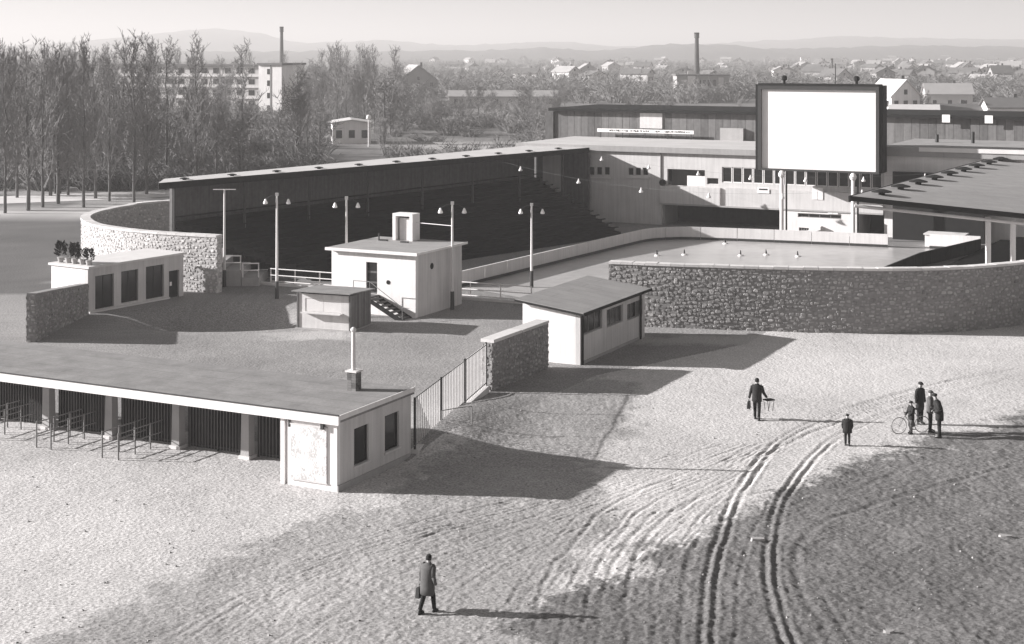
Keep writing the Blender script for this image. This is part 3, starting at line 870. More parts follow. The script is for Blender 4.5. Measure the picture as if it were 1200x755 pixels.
MB().box(.004,.16,0,ops[3][0]-.05,-.3,.10).build('step', M['paleconc'], gh)
for a, b, c_, d in ops[:3]:
    w = window(gh, (0,0), (0,1), (-1,0), a, b, c_, d, .12, fr=.07, mf=M['dark'], mull=1, sill=False, name='shutter_window')
MB().box(-.2,-.14,ops[3][0]+.01,ops[3][1]-.01,.02,ops[3][3]-.01).build('door', M['darkwood'], gh)
MB().box(-.13,-.115,ops[3][0]+.18,ops[3][0]+.36,.75,1.0).build('notice', M['whitepaint'], gh)
# potted shrubs on the gatehouse roof
pot_me = MB().lathe((0,0,0),[(.13,0),(.15,.02),(.19,.26),(.21,.27),(.21,.31)],14).mesh('pot'); pot_me.materials.append(M['concrete'])
def shrub_mesh(seed):
    r = random.Random(seed); mb = MB()
    for k in range(150):
        a = r.uniform(0, 6.28); t = r.random()**.7; rad = .30*r.random()**.5*(1.1-.6*t)
        p = Vector((rad*math.cos(a), rad*math.sin(a), .28+.72*t))
        d = Vector((math.cos(a)*.7, math.sin(a)*.7, r.uniform(.3,1.2))).normalized()
        s = d.orthogonal().normalized()*r.uniform(.03,.06); q = p+d*r.uniform(.14,.3)
        mid = (p+q)/2+Vector((0,0,.01))
        mb.add([p, mid+s, q, mid-s], [(0,1,2,3)])
    me = mb.mesh('foliage'); me.materials.append(M['leaf']); return me
for k in range(5):
    p = Vector((-2.85+k*.62, .42+.05*(k%2), 0))
    w_ = Matrix.Rotation(qd-math.pi/2, 3, 'Z') @ p
    e = empty('potted_shrub', (Q0[0]+w_.x, Q0[1]+w_.y, GHt+.131), k*1.3, 'dark spiky shrub in a pot, one of a row on the flat gatehouse roof', 'shrub', 'potted shrubs on the gatehouse roof')
    inst(pot_me, 'pot', e, (0,0,0)); inst(shrub_mesh(50+k), 'foliage', e, (0,0,0), scale=(1,1,R.uniform(.85,1.15)))
# ------------------------------------------------------------------ lamp poles at the rink end
def pole(x, y, h, label, arm=.72, tee=False, rz=0.0, strut=None):
    e = empty('lamp_pole', (x, y, 0), rz, label, 'lamp pole', 'lamp poles at the rink end')
    MB().tube((0,0,-.3),(0,0,h),.10,.06,10).build('pole', M['paleconc'], e)
    MB().tube((0,0,-.3),(0,0,1.1),.13,.115,10).build('sleeve', M['iron'], e)
    if tee:
        MB().tube((-.75,0,h-.02),(.75,0,h-.02),.035,.035,6).build('cross_arm', M['paleconc'], e)
    else:
        MB().box(-.10,.10,-.07,.07,h-.12,h+.06).build('cap', M['paleconc'], e)
        for s in (-1, 1):
            a = MB().path([(0,0,h-.05),(s*arm*.5,0,h-.12),(s*arm,0,h-.32)],.016,6).build('arm', M['iron'], e)
            MB().lathe((s*arm,0,h-.66),[(.03,0),(.13,.02),(.15,.08),(.09,.22),(.04,.34)],12).build('lamp_shade', M['lamp'], a)
    if strut: MB().tube(*strut,.022,.022,6).build('strut', M['paleconc'], e)
    return e
for (px, py, h, tee, lab) in ((324.5,350,6.6,False,'slim pale lamp pole with twin lamps standing by the white railing'),
                         (406,351,6.4,False,'slim lamp pole with twin lamps rising behind the white cube booth'),
                         (623,337,5.5,False,'slim lamp pole with twin lamps beside the rink, behind the washroom roof'),
                         (263,336,6.45,True,'slim T shaped lamp pole behind the end of the horseshoe wall')):
    p = G(px, py); pole(p[0], p[1], h, lab, tee=tee)
p = G(530, 356)
pole(-3.6, 92.7, 6.45, 'slim lamp pole with twin lamps close to the shaded side of the white booth', strut=((0,0,5.05),(-2.36,2.7,4.95)))

# ------------------------------------------------------------------ white railings and kerb
def railing(pts, label, h=1.02, zs=None, seg=2.1, mid=True):
    o = pts[0]
    e = empty('white_railing', (o[0], o[1], 0), 0, label, 'railing')
    for i in range(len(pts)-1):
        a = Vector((pts[i][0]-o[0], pts[i][1]-o[1], 0)); b = Vector((pts[i+1][0]-o[0], pts[i+1][1]-o[1], 0))
        z = zs[i] if zs else 0.0
        n = max(1, round((b-a).length/seg))
        for k in range(n+1):
            if i and k == 0 and not zs: continue
            p = a.lerp(b, k/n)
            MB().box(p.x-.04,p.x+.04,p.y-.04,p.y+.04,z-.3,z+h).build('post', M['whitepaint'], e)
        for zz in (h-.03, h*.55) + ((h*.16,) if mid else ()):
            MB().tube((a.x,a.y-.05,z+zz),(b.x,b.y-.05,z+zz),.035,.035,6).build('rail', M['whitepaint'], e)
    return e
ra, rb = (-16.2,103.2), (1.2,95.3)
def rl(t): return (ra[0]+(rb[0]-ra[0])*t, ra[1]+(rb[1]-ra[1])*t)
railing([rl(0), rl(.5)], 'white tube railing along the rink end, left of the white booth')
railing([rl(.56), rl(1)], 'white tube railing along the rink end between booth and washroom roof')
kb = MB()
kd = Vector((rb[0]-ra[0], rb[1]-ra[1])).normalized(); kn = Vector((kd.y, -kd.x))
def kp(t, o): q = rl(t); return (q[0]+kn.x*o, q[1]+kn.y*o)
kb.prism([kp(-.12,.45), kp(1.25,.45), kp(1.25,.75), kp(-.12,.75)], -.2, .16)
tag(kb.build('kerb', M['paleconc']), kind='structure')
# stepped blocks and railing at the left end of the terraces
e = empty('end_steps', (-20.2, 102.6, 0), 0, 'stepped concrete blocks with stepped white railing at the end of the covered stand', 'steps')
for k, (x0, x1, z) in enumerate(((-.4,1.0,1.55),(1.05,2.2,1.05),(2.25,3.4,.55))):
    MB().box(x0,x1,-.6,3.2,-.3,z).build('block', M['concrete'], e)
    rr = MB()
    for x in (x0+.05, x1-.05): rr.box(x-.035,x+.035,-.5,-.43,z-.1,z+.95)
    rr.box(x0,x1,-.52,-.45,z+.90,z+.96); rr.box(x0,x1,-.52,-.45,z+.45,z+.50)
    rr.build('railing', M['whitepaint'], e)

# ------------------------------------------------------------------ rink
bl = catmull([(-3.4,101.5),(3,112.4),(9.2,122.9),(11.3,126.0),(14,127.2),(17.5,126.4),(24,124.2),(29.9,122.0)], .6)
rink = [(-3.4,101.5)] + [tuple(p) for p in bl[1:]] + [(36.2,120.2),(29.6,111.5),(18.5,92.5),(10,92),(2,95.5)]
m_ice = mat('wet_ice', .44, rough=.25, var=.24, scale=.16, fine=1.0, bump=.06, spec=.5)
mb = MB(); n = len(rink); mb.add([(p[0],p[1],.012) for p in rink], [tuple(range(n))][::1])
ro = mb.build('ice_rink', m_ice); tag(ro, kind='structure')
def boards(path, label, h=1.05, m=None, seg=3.0):
    o = path[0]
    e = empty('rink_boards', (o[0], o[1], 0), 0, label, 'boards')
    P = np.array(path)-np.array(o); S = np.concatenate([[0], np.cumsum(np.hypot(*np.diff(P,axis=0).T))])
    n = max(1, round(S[-1]/seg)); at = lambda s: (float(np.interp(s,S,P[:,0])), float(np.interp(s,S,P[:,1])))
    for k in range(n):
        mb = MB(); q = 4
        pts = [at(S[-1]*(k+(j/q)*.985)/n) for j in range(q+1)]
        for a, b in zip(pts, pts[1:]):
            d = Vector((b[0]-a[0], b[1]-a[1])).normalized(); nn = Vector((d.y,-d.x))*.06
            bt = [(a[0]+nn.x,a[1]+nn.y,-.05),(b[0]+nn.x,b[1]+nn.y,-.05),(b[0]-nn.x,b[1]-nn.y,-.05),(a[0]-nn.x,a[1]-nn.y,-.05)]
            mb.hexa(bt, [(x,y,h) for x,y,_ in bt])
        pn = mb.build('panel', m or M['white'], e)
        mb = MB()
        for a, b in zip(pts, pts[1:]):
            d = Vector((b[0]-a[0], b[1]-a[1])).normalized(); nn = Vector((d.y,-d.x))*.09
            bt = [(a[0]+nn.x,a[1]+nn.y,.02),(b[0]+nn.x,b[1]+nn.y,.02),(b[0]+nn.x*.7,b[1]+nn.y*.7,.02),(a[0]+nn.x*.7,a[1]+nn.y*.7,.02)]
            mb.hexa(bt, [(x,y,.22) for x,y,_ in bt])
        mb.build('kick_strip', M['iron'], pn)
    return e
boards(bl.tolist(), 'white rink boards curving round the far left corner of the ice')
boards([(33.0,121.4),(36.6,119.8)], 'short white rink boards beside the dark gap at the rink corner', h=1.15)
boards([(36.4,119.4),(29.6,111.3),(19.6,94.5)], 'dark rink boards along the stand with sloping roof', m=M['darkwood'], h=1.0)
for (px, py) in ((802,299),(850,286),(898,299),(868,300),(770,300),(935,301)):
    p = G(px, py); e = empty('ice_marker', (p[0],p[1],.012), R.random()*3, 'tiny dark marker with white foot standing on the ice', 'marker', 'markers on the ice')
    MB().lathe((0,0,0),[(.22,0),(.22,.05),(.12,.09)],10).build('foot', M['whitepaint'], e)
    MB().tube((0,0,.09),(.03,0,.42),.07,.03,8).build('post', M['dark'], e)

# ------------------------------------------------------------------ covered stand on the left
sf0, sf1 = Vector((-23.7,102.8)), Vector((7.0,140.5))
sdir = (sf1-sf0).normalized(); sn = Vector((-sdir.y, sdir.x))
SZ = 6.75
sbk0, sbk1 = Vector((-24.1,106.4)), sf1+sn*6.5
S0 = (-20.0, 112.0)
ls = empty('covered_stand', (S0[0], S0[1], 0), 0, 'long covered spectator stand with pale flat roof and dark stepped terraces', 'grandstand')
def rel(p): return (p[0]-S0[0], p[1]-S0[1])
mb = MB(); mb.prism([rel(sf0), rel(sf1), rel(sbk1), rel(sbk0)], SZ-.28, SZ)
roof_l = mb.build('roof', M['lightroof'], ls)
fo = sn*-.05
mb = MB(); mb.prism([rel(sf0+fo*2.2), rel(sf1+fo*2.2), rel(sf1+fo*.2), rel(sf0+fo*.2)], SZ-.42, SZ+.02); mb.build('eaves_board', M['darkwood'], roof_l)
for k in range(11):
    p = sf0.lerp(sf1, (k+.7)/11.5) + sn*.9; q = rel(p)
    MB().lathe((q[0],q[1],SZ),[(.14,0),(.14,.06),(.34,.07),(.34,.11),(.1,.16)],12).build('vent_hood', M['dark'], roof_l)
for k in range(8):
    p = sf0.lerp(sf1, (k+.3)/7.8) + sn*.6; q = rel(p)
    MB().tube((q[0],q[1],-.2),(q[0],q[1],SZ-.285),.09,.09,8).build('post', M['iron'], ls)
bk = [sbk0.lerp(sbk1, q_) - sn*.35 for q_ in (.01, .34, .67, .995)]
fr = [Vector((-12.5,104.0)), Vector((-5.5,112.5)), Vector((2.2,121.5)), Vector((9.2,129.6))]
mb = MB()
for a, b in zip(bk, bk[1:]):
    mb.prism([rel(a), rel(b), rel(b+sn*.3), rel(a+sn*.3)], -.3, SZ-.285)
mb.build('back_wall', M['wood'], ls)
NS = 15
for k in range(NS):
    t0, t1 = k/NS, (k+1)/NS
    mb = MB()
    za = .35 + (3.75-.35)*k/(NS-1)
    for i in range(3):
        f0, f1, b0, b1 = fr[i], fr[i+1], bk[i], bk[i+1]
        mb.prism([rel(f0.lerp(b0,t0)), rel(f1.lerp(b1,t0)), rel(f1.lerp(b1,t1)), rel(f0.lerp(b0,t1))], za-.5 if k else -.2, za)
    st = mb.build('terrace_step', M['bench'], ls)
    mb = MB()
    for i in range(3):
        f0, f1, b0, b1 = fr[i], fr[i+1], bk[i], bk[i+1]
        u0, u1 = t0+.35/NS, t0+.65/NS
        mb.prism([rel(f0.lerp(b0,u0)), rel(f1.lerp(b1,u0)), rel(f1.lerp(b1,u1)), rel(f0.lerp(b0,u1))], za+.32, za+.38)
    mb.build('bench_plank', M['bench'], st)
# end wall of the stand and small white cabin at its left end
mb = MB(); mb.prism([rel(sf1), rel(sf1+sdir*.25), rel(sbk1+sdir*.25), rel(sbk1)], -.3, SZ-.285); mb.build('end_wall', M['wood'], ls)

# ------------------------------------------------------------------ main building
MB0 = (13.4, 138.0)
mbd = empty('club_building', (MB0[0], MB0[1], 0), RZ, 'two storey white clubhouse with flat pale roof, window band and balcony behind the rink', 'building')
def mh(px, py, yo=0.0):
    return plane_hit(px, py, (MB0[0]+VX[0]*yo, MB0[1]+VX[1]*yo), UX)
xL, x775, x846, x917, x1003, x1035, xR = [mh(q, 200)[0] for q in (636, 775, 846, 919, 1003, 1036, 1262)]
ZW = 6.5
ops = []
def op(px0, py0, px1, py1):
    a = mh(px0, py0); b = mh(px1, py1)
    r = (a[0], b[0], b[1], a[1]); ops.append((r[0]-xL, r[1]-xL, r[2], r[3])); return r
wins = []
for x0 in (690, 699, 708): wins.append(op(x0, 195.5, x0+6.5, 205.5))
for x0 in (736, 744.5, 753): wins.append(op(x0, 196.5, x0+6.5, 206))
logg = op(782, 198, 826, 219)
wins.append(op(828.5, 208.5, 842, 216.5))
strip = op(846, 198.5, 1034, 217)
zs_ = (mh(940, 199)[1], mh(940, 217.5)[1])
strip = (strip[0], strip[1], zs_[1], zs_[0]); ops[-1] = (strip[0]-xL, strip[1]-xL, strip[2], strip[3])
mb = MB(); mb.wall((xL,0),(1,0),(0,1),x1035-xL,2.0,ZW,.3,ops); mb.build('upper_wall', M['white2'], mbd)
for r in wins: window(mbd, (0,0),(1,0),(0,1), r[0], r[1], r[2], r[3], .08, fr=.05, sill=False, mf=M['white2'])
for (pa, pbx) in ((690,715),(736,760)):
    a = mh(pa-1, 207); b = mh(pbx+1, 209)
    MB().box(a[0], b[0], -.12, -.003, a[1]-.12, a[1]).build('sill', M['paleconc'], mbd)
    MB().box(a[0]+.1, b[0]-.1, -.05, -.003, a[1]-1.1, a[1]-.14).build('apron_panel', M['white2'], mbd)
nS = 15
for k in range(nS):
    a = strip[0]+(strip[1]-strip[0])*k/nS; b = strip[0]+(strip[1]-strip[0])*(k+1)/nS
    window(mbd, (0,0),(1,0),(0,1), a+.03, b-.03, strip[2], strip[3], .06, fr=.07, sill=False, mf=M['whitepaint'])
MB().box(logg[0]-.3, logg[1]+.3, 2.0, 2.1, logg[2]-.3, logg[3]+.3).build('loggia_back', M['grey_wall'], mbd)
a = mh(805, 206); b = mh(826, 219)
MB().box(a[0], b[0]-.02, .05, .12, b[1]+.02, a[1]).build('loggia_panel', M['whitepaint'], mbd)
# lower storey
mb = MB(); mb.wall((xL,0.02),(1,0),(0,1),x775-xL,-.4,1.998,.3); mb.build('lower_wall', M['white2'], mbd)
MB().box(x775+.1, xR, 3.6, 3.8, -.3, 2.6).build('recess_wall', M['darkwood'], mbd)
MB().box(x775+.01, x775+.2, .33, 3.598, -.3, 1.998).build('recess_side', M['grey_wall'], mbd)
MB().box(x775, xR, .302, 3.9, 2.003, 2.2).build('floor_slab', M['concrete'], mbd)
zp = mh(840, 219.5)[1]
mb = MB(); mb.box(x775, x846-.1, -.32, -.004, 2.0, zp-.05); mb.box(x846+.45, x1035, -.32, -.004, 2.0, zp)
mb.build('balcony_parapet', M['white2'], mbd)
MB().box(x775-.05, x1035, -.36, -.004, 1.86, 1.997).build('balcony_slab', M['concrete'], mbd)
a = mh(889, 219); b = mh(903, 226.5)
sg = MB().box(a[0], b[0], -.38, -.325, b[1], a[1]).build('sign_plate', M['whitepaint'], mbd)
MB().box(a[0]+.15, b[0]-.15, -.39, -.381, a[1]-.24, a[1]-.12).build('lettering', M['dark'], sg)
a = mh(953, 219.5); b = mh(966, 234)
for k in range(2):
    x = a[0]+(b[0]-a[0])*k/2
    MB().box(x+.02, x+(b[0]-a[0])/2-.02, -.37, -.325, b[1], a[1]).build('door_leaf', M['whitepaint'], mbd)
a = mh(777, 214)
MB().tube((a[0],-.25,a[1]),(a[0],-.02,a[1]),.28,.28,14).build('loudspeaker', M['dark'], mbd)
MB().tube((x775-.05,-.06,2.1),(x775-.05,-.06,ZW),.05,.05,6).build('downpipe', M['greyiron'], mbd)
# centre block under the balcony
ca_, cb_ = x917+.15, x1003+.35
wv = [mh(935, 241, -.9), mh(986, 257, -.9)]
ww = [mh(936, 266.5, -.9), mh(948, 271, -.9)]
ops = [(wv[0][0]-ca_, wv[1][0]-ca_, wv[1][1], min(wv[0][1], 1.75)), (ww[0][0]-ca_, ww[1][0]-ca_, ww[1][1], ww[0][1])]
mb = MB(); mb.wall((ca_,-.9),(1,0),(0,1),cb_-ca_,-.4,1.84,.25,ops); mb.build('centre_block', M['white'], mbd)
mb = MB(); mb.box(ca_, ca_+.25, -.647, 3.5, -.4, 1.84); mb.box(cb_-.25, cb_, -.647, 3.5, -.4, 1.84); mb.build('centre_side', M['white2'], mbd)
for o_ in ops: window(mbd, (ca_,-.9),(1,0),(0,1), o_[0], o_[1], o_[2], o_[3], .08, fr=.06, mull=3, sill=False, mf=M['greyiron'])
a = mh(970, 241, -1.0); b = mh(982, 250, -1.0)
for k in range(2): MB().box(a[0]+k*.45, a[0]+k*.45+.42, -1.0, -.905, b[1], min(a[1],1.8)).build('shutter', M['whitepaint'], mbd)
mb = MB(); mb.hexa([(ca_+1.2,-1.3,-.3),(ca_+3.4,-1.3,.45),(ca_+3.4,-.91,.45),(ca_+1.2,-.91,-.3)], [(ca_+1.2,-1.3,-.05),(ca_+3.4,-1.3,.75),(ca_+3.4,-.91,.75),(ca_+1.2,-.91,-.05)]); mb.build('stair_wall', M['white'], mbd)
# roof
zr = 6.95
xr0 = mh(606, 165)[0]
rf = MB().box(xr0, x1035-.3, -.32, 12.9, ZW+.003, zr).build('roof', M['lightroof'], mbd)
MB().box(xr0, x1035-.3, -.36, -.323, ZW-.02, zr+.03).build('eaves_board', M['grey_wall'], rf)
# right wing: higher roof
zwR = mh(1090, 184)[1]
mb = MB(); mb.wall((x1035+.01,0),(1,0),(0,1),xR-x1035,-.3,zwR,.3); mb.build('wing_wall', M['white'], mbd)
MB().box(x1035-.25, xR, -.4, 17.0, zwR+.003, zwR+.75).build('wing_roof', M['felt'], mbd)
MB().box(x1035+3.0, xR, -.5, -.403, zwR+.45, zwR+.80).build('wing_eaves', M['paleconc'], mbd)
MB().box(x1035-.25, xR, 15.6, 16.2, zwR+.753, zwR+1.25).build('wing_parapet', M['paleconc'], mbd)
for (px, py, s) in ((1098,166,.35),(1140,163,.5)):
    t_, _ = plane_hit(px, py, (MB0[0]+VX[0]*8, MB0[1]+VX[1]*8), UX)
    MB().tube((t_,8,zwR+.75),(t_,8,zwR+.75+s*2),.16,.16,8).build('vent_pipe', M['iron'], mbd)
# hall behind
def hh(px, py): return plane_hit(px, py, (MB0[0]+VX[0]*13, MB0[1]+VX[1]*13), UX)
hx0, hx1 = hh(649,140)[0], hh(1262,140)[0]
hz = hh(760, 132)[1]
hall = empty('hall', (MB0[0]+VX[0]*13, MB0[1]+VX[1]*13, 0), RZ, 'long dark boarded hall with black eaves rising behind the clubhouse roof', 'building')
MB().box(hx0, hx1, .2, 12, -.3, hz).build('wall', M['darkwood'], hall)
nb = int((hx1-hx0)/.75)
bd_me = {}
for k in range(nb):
    x = hx0+(hx1-hx0)*k/nb
    mbb = MB(); mbb.cur = R.random(); w = (hx1-hx0)/nb
    mbb.box(x+.012, x+w-.012, .10-.02*R.random(), .19, 6.5, hz-.02); mbb.build('board', M['wood'], hall, tone=True)
MB().box(hx0-.4, hx1, -.5, 12.4, hz+.003, hz+.28).build('roof', M['dark'], hall)
a = hh(750,133); b = hh(776,151)
MB().box(a[0], b[0], -.02, .075, b[1], hz-.05).build('door_panel', M['palewood'], hall)
a = hh(845,150); b = hh(872,160)
MB().box(a[0], b[0], -.3, .075, b[1]-.5, a[1]).build('annex', M['concrete'], hall)
MB().box(hx0-.9, hx0-.02, -.1, 3, -.3, hz-.1).build('stair_tower', M['wood'], hall)
for (px, py) in ((1110,137),(1160,135)):
    a = hh(px,py); MB().box(a[0]-.35, a[0]+.35, -.56, -.504, hz-.35, hz+.35).build('floodlight', M['whitepaint'], hall)
# banner with lettering too small to read
a = plane_hit(700,150.5,(MB0[0]+VX[0]*12.4, MB0[1]+VX[1]*12.4),UX); b = plane_hit(813,157.5,(MB0[0]+VX[0]*12.4, MB0[1]+VX[1]*12.4),UX)
org = (MB0[0]+VX[0]*12.4, MB0[1]+VX[1]*12.4)
bn = empty('banner_sign', (org[0], org[1], zr), RZ, 'long white banner board with small dark lettering on the pale clubhouse roof', 'sign')
z0, z1 = max(b[1], zr+.12)-zr, a[1]-zr
MB().box(a[0], b[0], -.03, .03, z0, z1).build('board', M['whitepaint'], bn)
for k in range(5):
    x = a[0]+.3+(b[0]-a[0]-.6)*k/4; MB().box(x-.04,x+.04,.035,.09,0.0,z1-.05).build('leg', M['iron'], bn)
x = a[0]+(b[0]-a[0])*.13; words = [(12,1),(1,0),(12,1),(3,0),(3,1),(3,0),(15,1)]
step = (b[0]-a[0])*.83/49; r2 = random.Random(3)
zc = (z0+z1)/2; hl = (z1-z0)*.24
mbl = MB()
for n_, on in words:
    for k in range(n_):
        if on:
            mbl.box(x, x+step*.22, -.04, -.031, zc-hl, zc+hl)
            if r2.random() < .7: mbl.box(x+step*.22, x+step*.7, -.04, -.031, zc+hl*r2.choice((-1,-.1,.6)), zc+hl*r2.choice((-1,-.1,.6))+hl*.38)
            if r2.random() < .5: mbl.box(x+step*.7, x+step*.9, -.04, -.031, zc-hl, zc+hl)
        x += step
mbl.build('lettering', M['dark'], bn)

# ------------------------------------------------------------------ film screen
YO = -3.4
def sh(px, py): return mh(px, py, YO)
sc0 = (MB0[0]+VX[0]*YO, MB0[1]+VX[1]*YO)
sc = empty('film_screen', (sc0[0], sc0[1], 0), RZ, 'big blank white open air film screen in a deep dark frame on slim posts', 'screen')
a = sh(888, 100.5); b = sh(1030, 204.5)
x0, x1, z0, z1 = a[0], b[0], b[1], a[1]
ia = sh(891.8, 104.8); ib = sh(1026.2, 202)
mb = MB(); T = 1.3
mb.box(x0, ia[0], .0, T, z0, z1); mb.box(ib[0], x1, .0, T, z0, z1); mb.box(ia[0], ib[0], .002, T, ia[1], z1-.002); mb.box(ia[0], ib[0], .002, T, z0+.002, ib[1])
mb.build('frame', M['iron'], sc)
mb = MB(); mb.box(x0-.28, x0-.003, .25, T+.5, z0-.1, z1+.1); mb.box(x1+.003, x1+.28, .25, T+.3, z0+.1, z1+.1); mb.box(x0, x1, .1, T, z1+.003, z1+.20); mb.box(x0, x1, T+.003, T+.1, z0, z1)
mb.build('casing', M['dark'], sc)
MB().box(ia[0]+.003, ib[0]-.003, .22, .30, ib[1]+.003, ia[1]-.003).build('screen_panel', M['screen'], sc)
for (px) in (917.5, 1001):
    t_, _ = sh(px, 240)
    c_ = MB().tube((t_,-.35,-.2),(t_,-.35,z0-.55),.17,.15,10).build('post', M['white'], sc)
    MB().lathe((t_,-.35,z0-.55),[(.15,0),(.26,.12),(.30,.3),(.22,.48),(.10,.60)],12).build('finial', M['white'], c_)
    MB().tube((t_+.33,-.1,-.2),(t_+.33,-.1,z0),.08,.08,8).build('stay', M['iron'], sc)
    MB().tube((t_,-.3,z0-.1),(t_,.6,z0+.02),.1,.1,6).build('bracket', M['greyiron'], sc)
for px in (917, 1002):
    t_, _ = sh(px, 100); MB().lathe((t_,.5,z1+.2),[(.12,0),(.12,.25),(.24,.3),(.24,.6),(.1,.68)],10).build('floodlight', M['dark'], sc)
t_, _ = sh(976, 100); MB().tube((t_,.8,z1+.2),(t_,.8,z1+1.9),.06,.04,6).build('mast', M['iron'], sc)
for t_ in (x0+.8, x1-.8): MB().tube((t_,T-.1,z0+.3),(t_,3.6,6.4),.09,.09,6).build('brace', M['iron'], sc)

# ------------------------------------------------------------------ stand on the right with sloping roof
R1 = Vector((20.0,91.0,7.0)); R2 = Vector((44.5,135.5,6.75)); R4 = Vector((36.0,89.2,5.5)); R3 = Vector((62.0,128.0,5.3))
S1 = (30.0, 100.0)
rs = empty('covered_stand', (S1[0], S1[1], 0), 0, 'covered stand with wide grey sloping roof dotted with vent hoods, pale posts below', 'grandstand')
def rr_(v, dz=0): return (v.x-S1[0], v.y-S1[1], v.z+dz)
mb = MB(); mb.hexa([rr_(R1,-.22), rr_(R4,-.22), rr_(R3,-.22), rr_(R2,-.22)], [rr_(R1), rr_(R4), rr_(R3), rr_(R2)]); rfr = mb.build('roof', M['felt'], rs)
oo = Vector((0,-.08,0))
mb = MB(); mb.hexa([rr_(R1+oo,-.27), rr_(R4+oo,-.27), rr_(R4+oo*.1,-.27), rr_(R1+oo*.1,-.27)], [rr_(R1+oo,.03), rr_(R4+oo,.03), rr_(R4+oo*.1,.03), rr_(R1+oo*.1,.03)]); mb.build('eaves_board', M['dark'], rfr)
ld = (R2-R1).normalized(); lo = Vector((-ld.y, ld.x, 0))*.06
mb = MB(); mb.hexa([rr_(R1+lo*1.2,-.34), rr_(R2+lo*1.2,-.34), rr_(R2+lo*.1,-.34), rr_(R1+lo*.1,-.34)], [rr_(R1+lo*1.2,.02), rr_(R2+lo*1.2,.02), rr_(R2+lo*.1,.02), rr_(R1+lo*.1,.02)]); mb.build('eaves_board', M['dark'], rfr)
vm_ = MB().lathe((0,0,0),[(.2,-.1),(.2,.14),(.62,.17),(.62,.23),(.15,.36)],12).mesh('vent_hood'); vm_.materials.append(M['dark'])
for k in range(11):
    t = (k+.6)/11.5; p = R1.lerp(R2, t) + Vector((1.1,-.35,-.1)); inst(vm_, 'vent_hood', rfr, rr_(p))
# gutter rail under the near edge and posts
mb = MB(); mb.tube(rr_(R1+Vector((.4,.5,-.62))), rr_(R4+Vector((0,.5,-.62))), .10,.10,8); mb.build('beam', M['paleconc'], rs)
for (px, d) in ((1158, 90.9), (1187, 90.6)):
    x = (px-CX)*d/F; zt = 7.0-.22-(x-20)*.085
    c_ = 'white' if d < 95 else 'grey_wall'
    MB().box(x-.13-S1[0], x+.13-S1[0], d-.13-S1[1], d+.13-S1[1], -.2, zt-.3).build('post', M[c_], rs)
fr2 = [Vector((24.0,98.5)), Vector((31.8,111.0)), Vector((41,127))]
bk2 = [Vector((35.5,92.5)), Vector((45,106.0)), Vector((54,121))]
for k in range(12):
    t0, t1 = k/12, (k+1)/12; za = .3+3.2*k/11; mb = MB()
    for i in range(2):
        f0, f1, b0, b1 = fr2[i], fr2[i+1], bk2[i], bk2[i+1]
        q = [f0.lerp(b0,t0), f1.lerp(b1,t0), f1.lerp(b1,t1), f0.lerp(b0,t1)]
        mb.prism([(p.x-S1[0], p.y-S1[1]) for p in q][::-1], -.2 if k == 0 else za-.5, za)
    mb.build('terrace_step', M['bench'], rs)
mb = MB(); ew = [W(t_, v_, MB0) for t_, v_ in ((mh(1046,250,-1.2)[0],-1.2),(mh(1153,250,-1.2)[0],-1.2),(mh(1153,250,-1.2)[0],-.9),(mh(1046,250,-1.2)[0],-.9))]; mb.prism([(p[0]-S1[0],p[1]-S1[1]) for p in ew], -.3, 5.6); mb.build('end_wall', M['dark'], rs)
mb = MB()
for k in range(7): mb.box(22.2+k*.9-S1[0], 22.25+k*.9-S1[0], 96.5-S1[1], 96.55-S1[1], 0, 1.0)
# white railing panels seen under the roof
for (x0, y0, x1, y1, lab) in ((27.6,93.2,34,92.3,'white railing under the sloping roof behind the stone wall'),):
    railing([(x0,y0),(x1,y1)], lab, h=1.5)
# low white cabin between boards and right stand
p = G(1105, 291)
cb2 = empty('white_hut', (p[0], p[1], 0), RZ, 'low white box shaped hut at the far rink corner under the sloping roof', 'hut')
MB().box(-1.5,1.5,.4,2.2,-.2,.95).build('wall', M['white'], cb2); MB().box(-1.6,1.6,.3,2.3,.953,1.05).build('roof', M['paleconc'], cb2)
# strings of lamps across the rink
def lamp_string(a, b, n, sag, lab):
    a = Vector(a); b = Vector(b); e = empty('lamp_string', (a.x, a.y, a.z), 0, lab, 'lamps')
    pts = []
    for k in range(25):
        t = k/24; p = a.lerp(b, t)-a; p.z -= sag*4*t*(1-t); pts.append(p)
    cb = MB().path(pts, .006, 4).build('cable', M['iron'], e)
    for k in range(n):
        t = (k+.5)/n; p = a.lerp(b,t)-a; p.z -= sag*4*t*(1-t)
        MB().lathe((p.x,p.y,p.z-.40),[(.03,0),(.15,.03),(.17,.10),(.08,.24),(.03,.42)],10).build('lamp', M['lamp'], e)
l1 = sf0.lerp(sf1,.72); r1 = R1.lerp(R2,.25); lamp_string((l1.x,l1.y,SZ-.3),(r1.x,r1.y,r1.z-.3),6,1.5,'string of small white lamps slung across the rink near its middle')
l1 = sf0.lerp(sf1,.97); r1 = R1.lerp(R2,.55); lamp_string((l1.x,l1.y,SZ-.3),(r1.x,r1.y,r1.z-.3),7,1.2,'string of small white lamps slung across the rink close to the clubhouse')
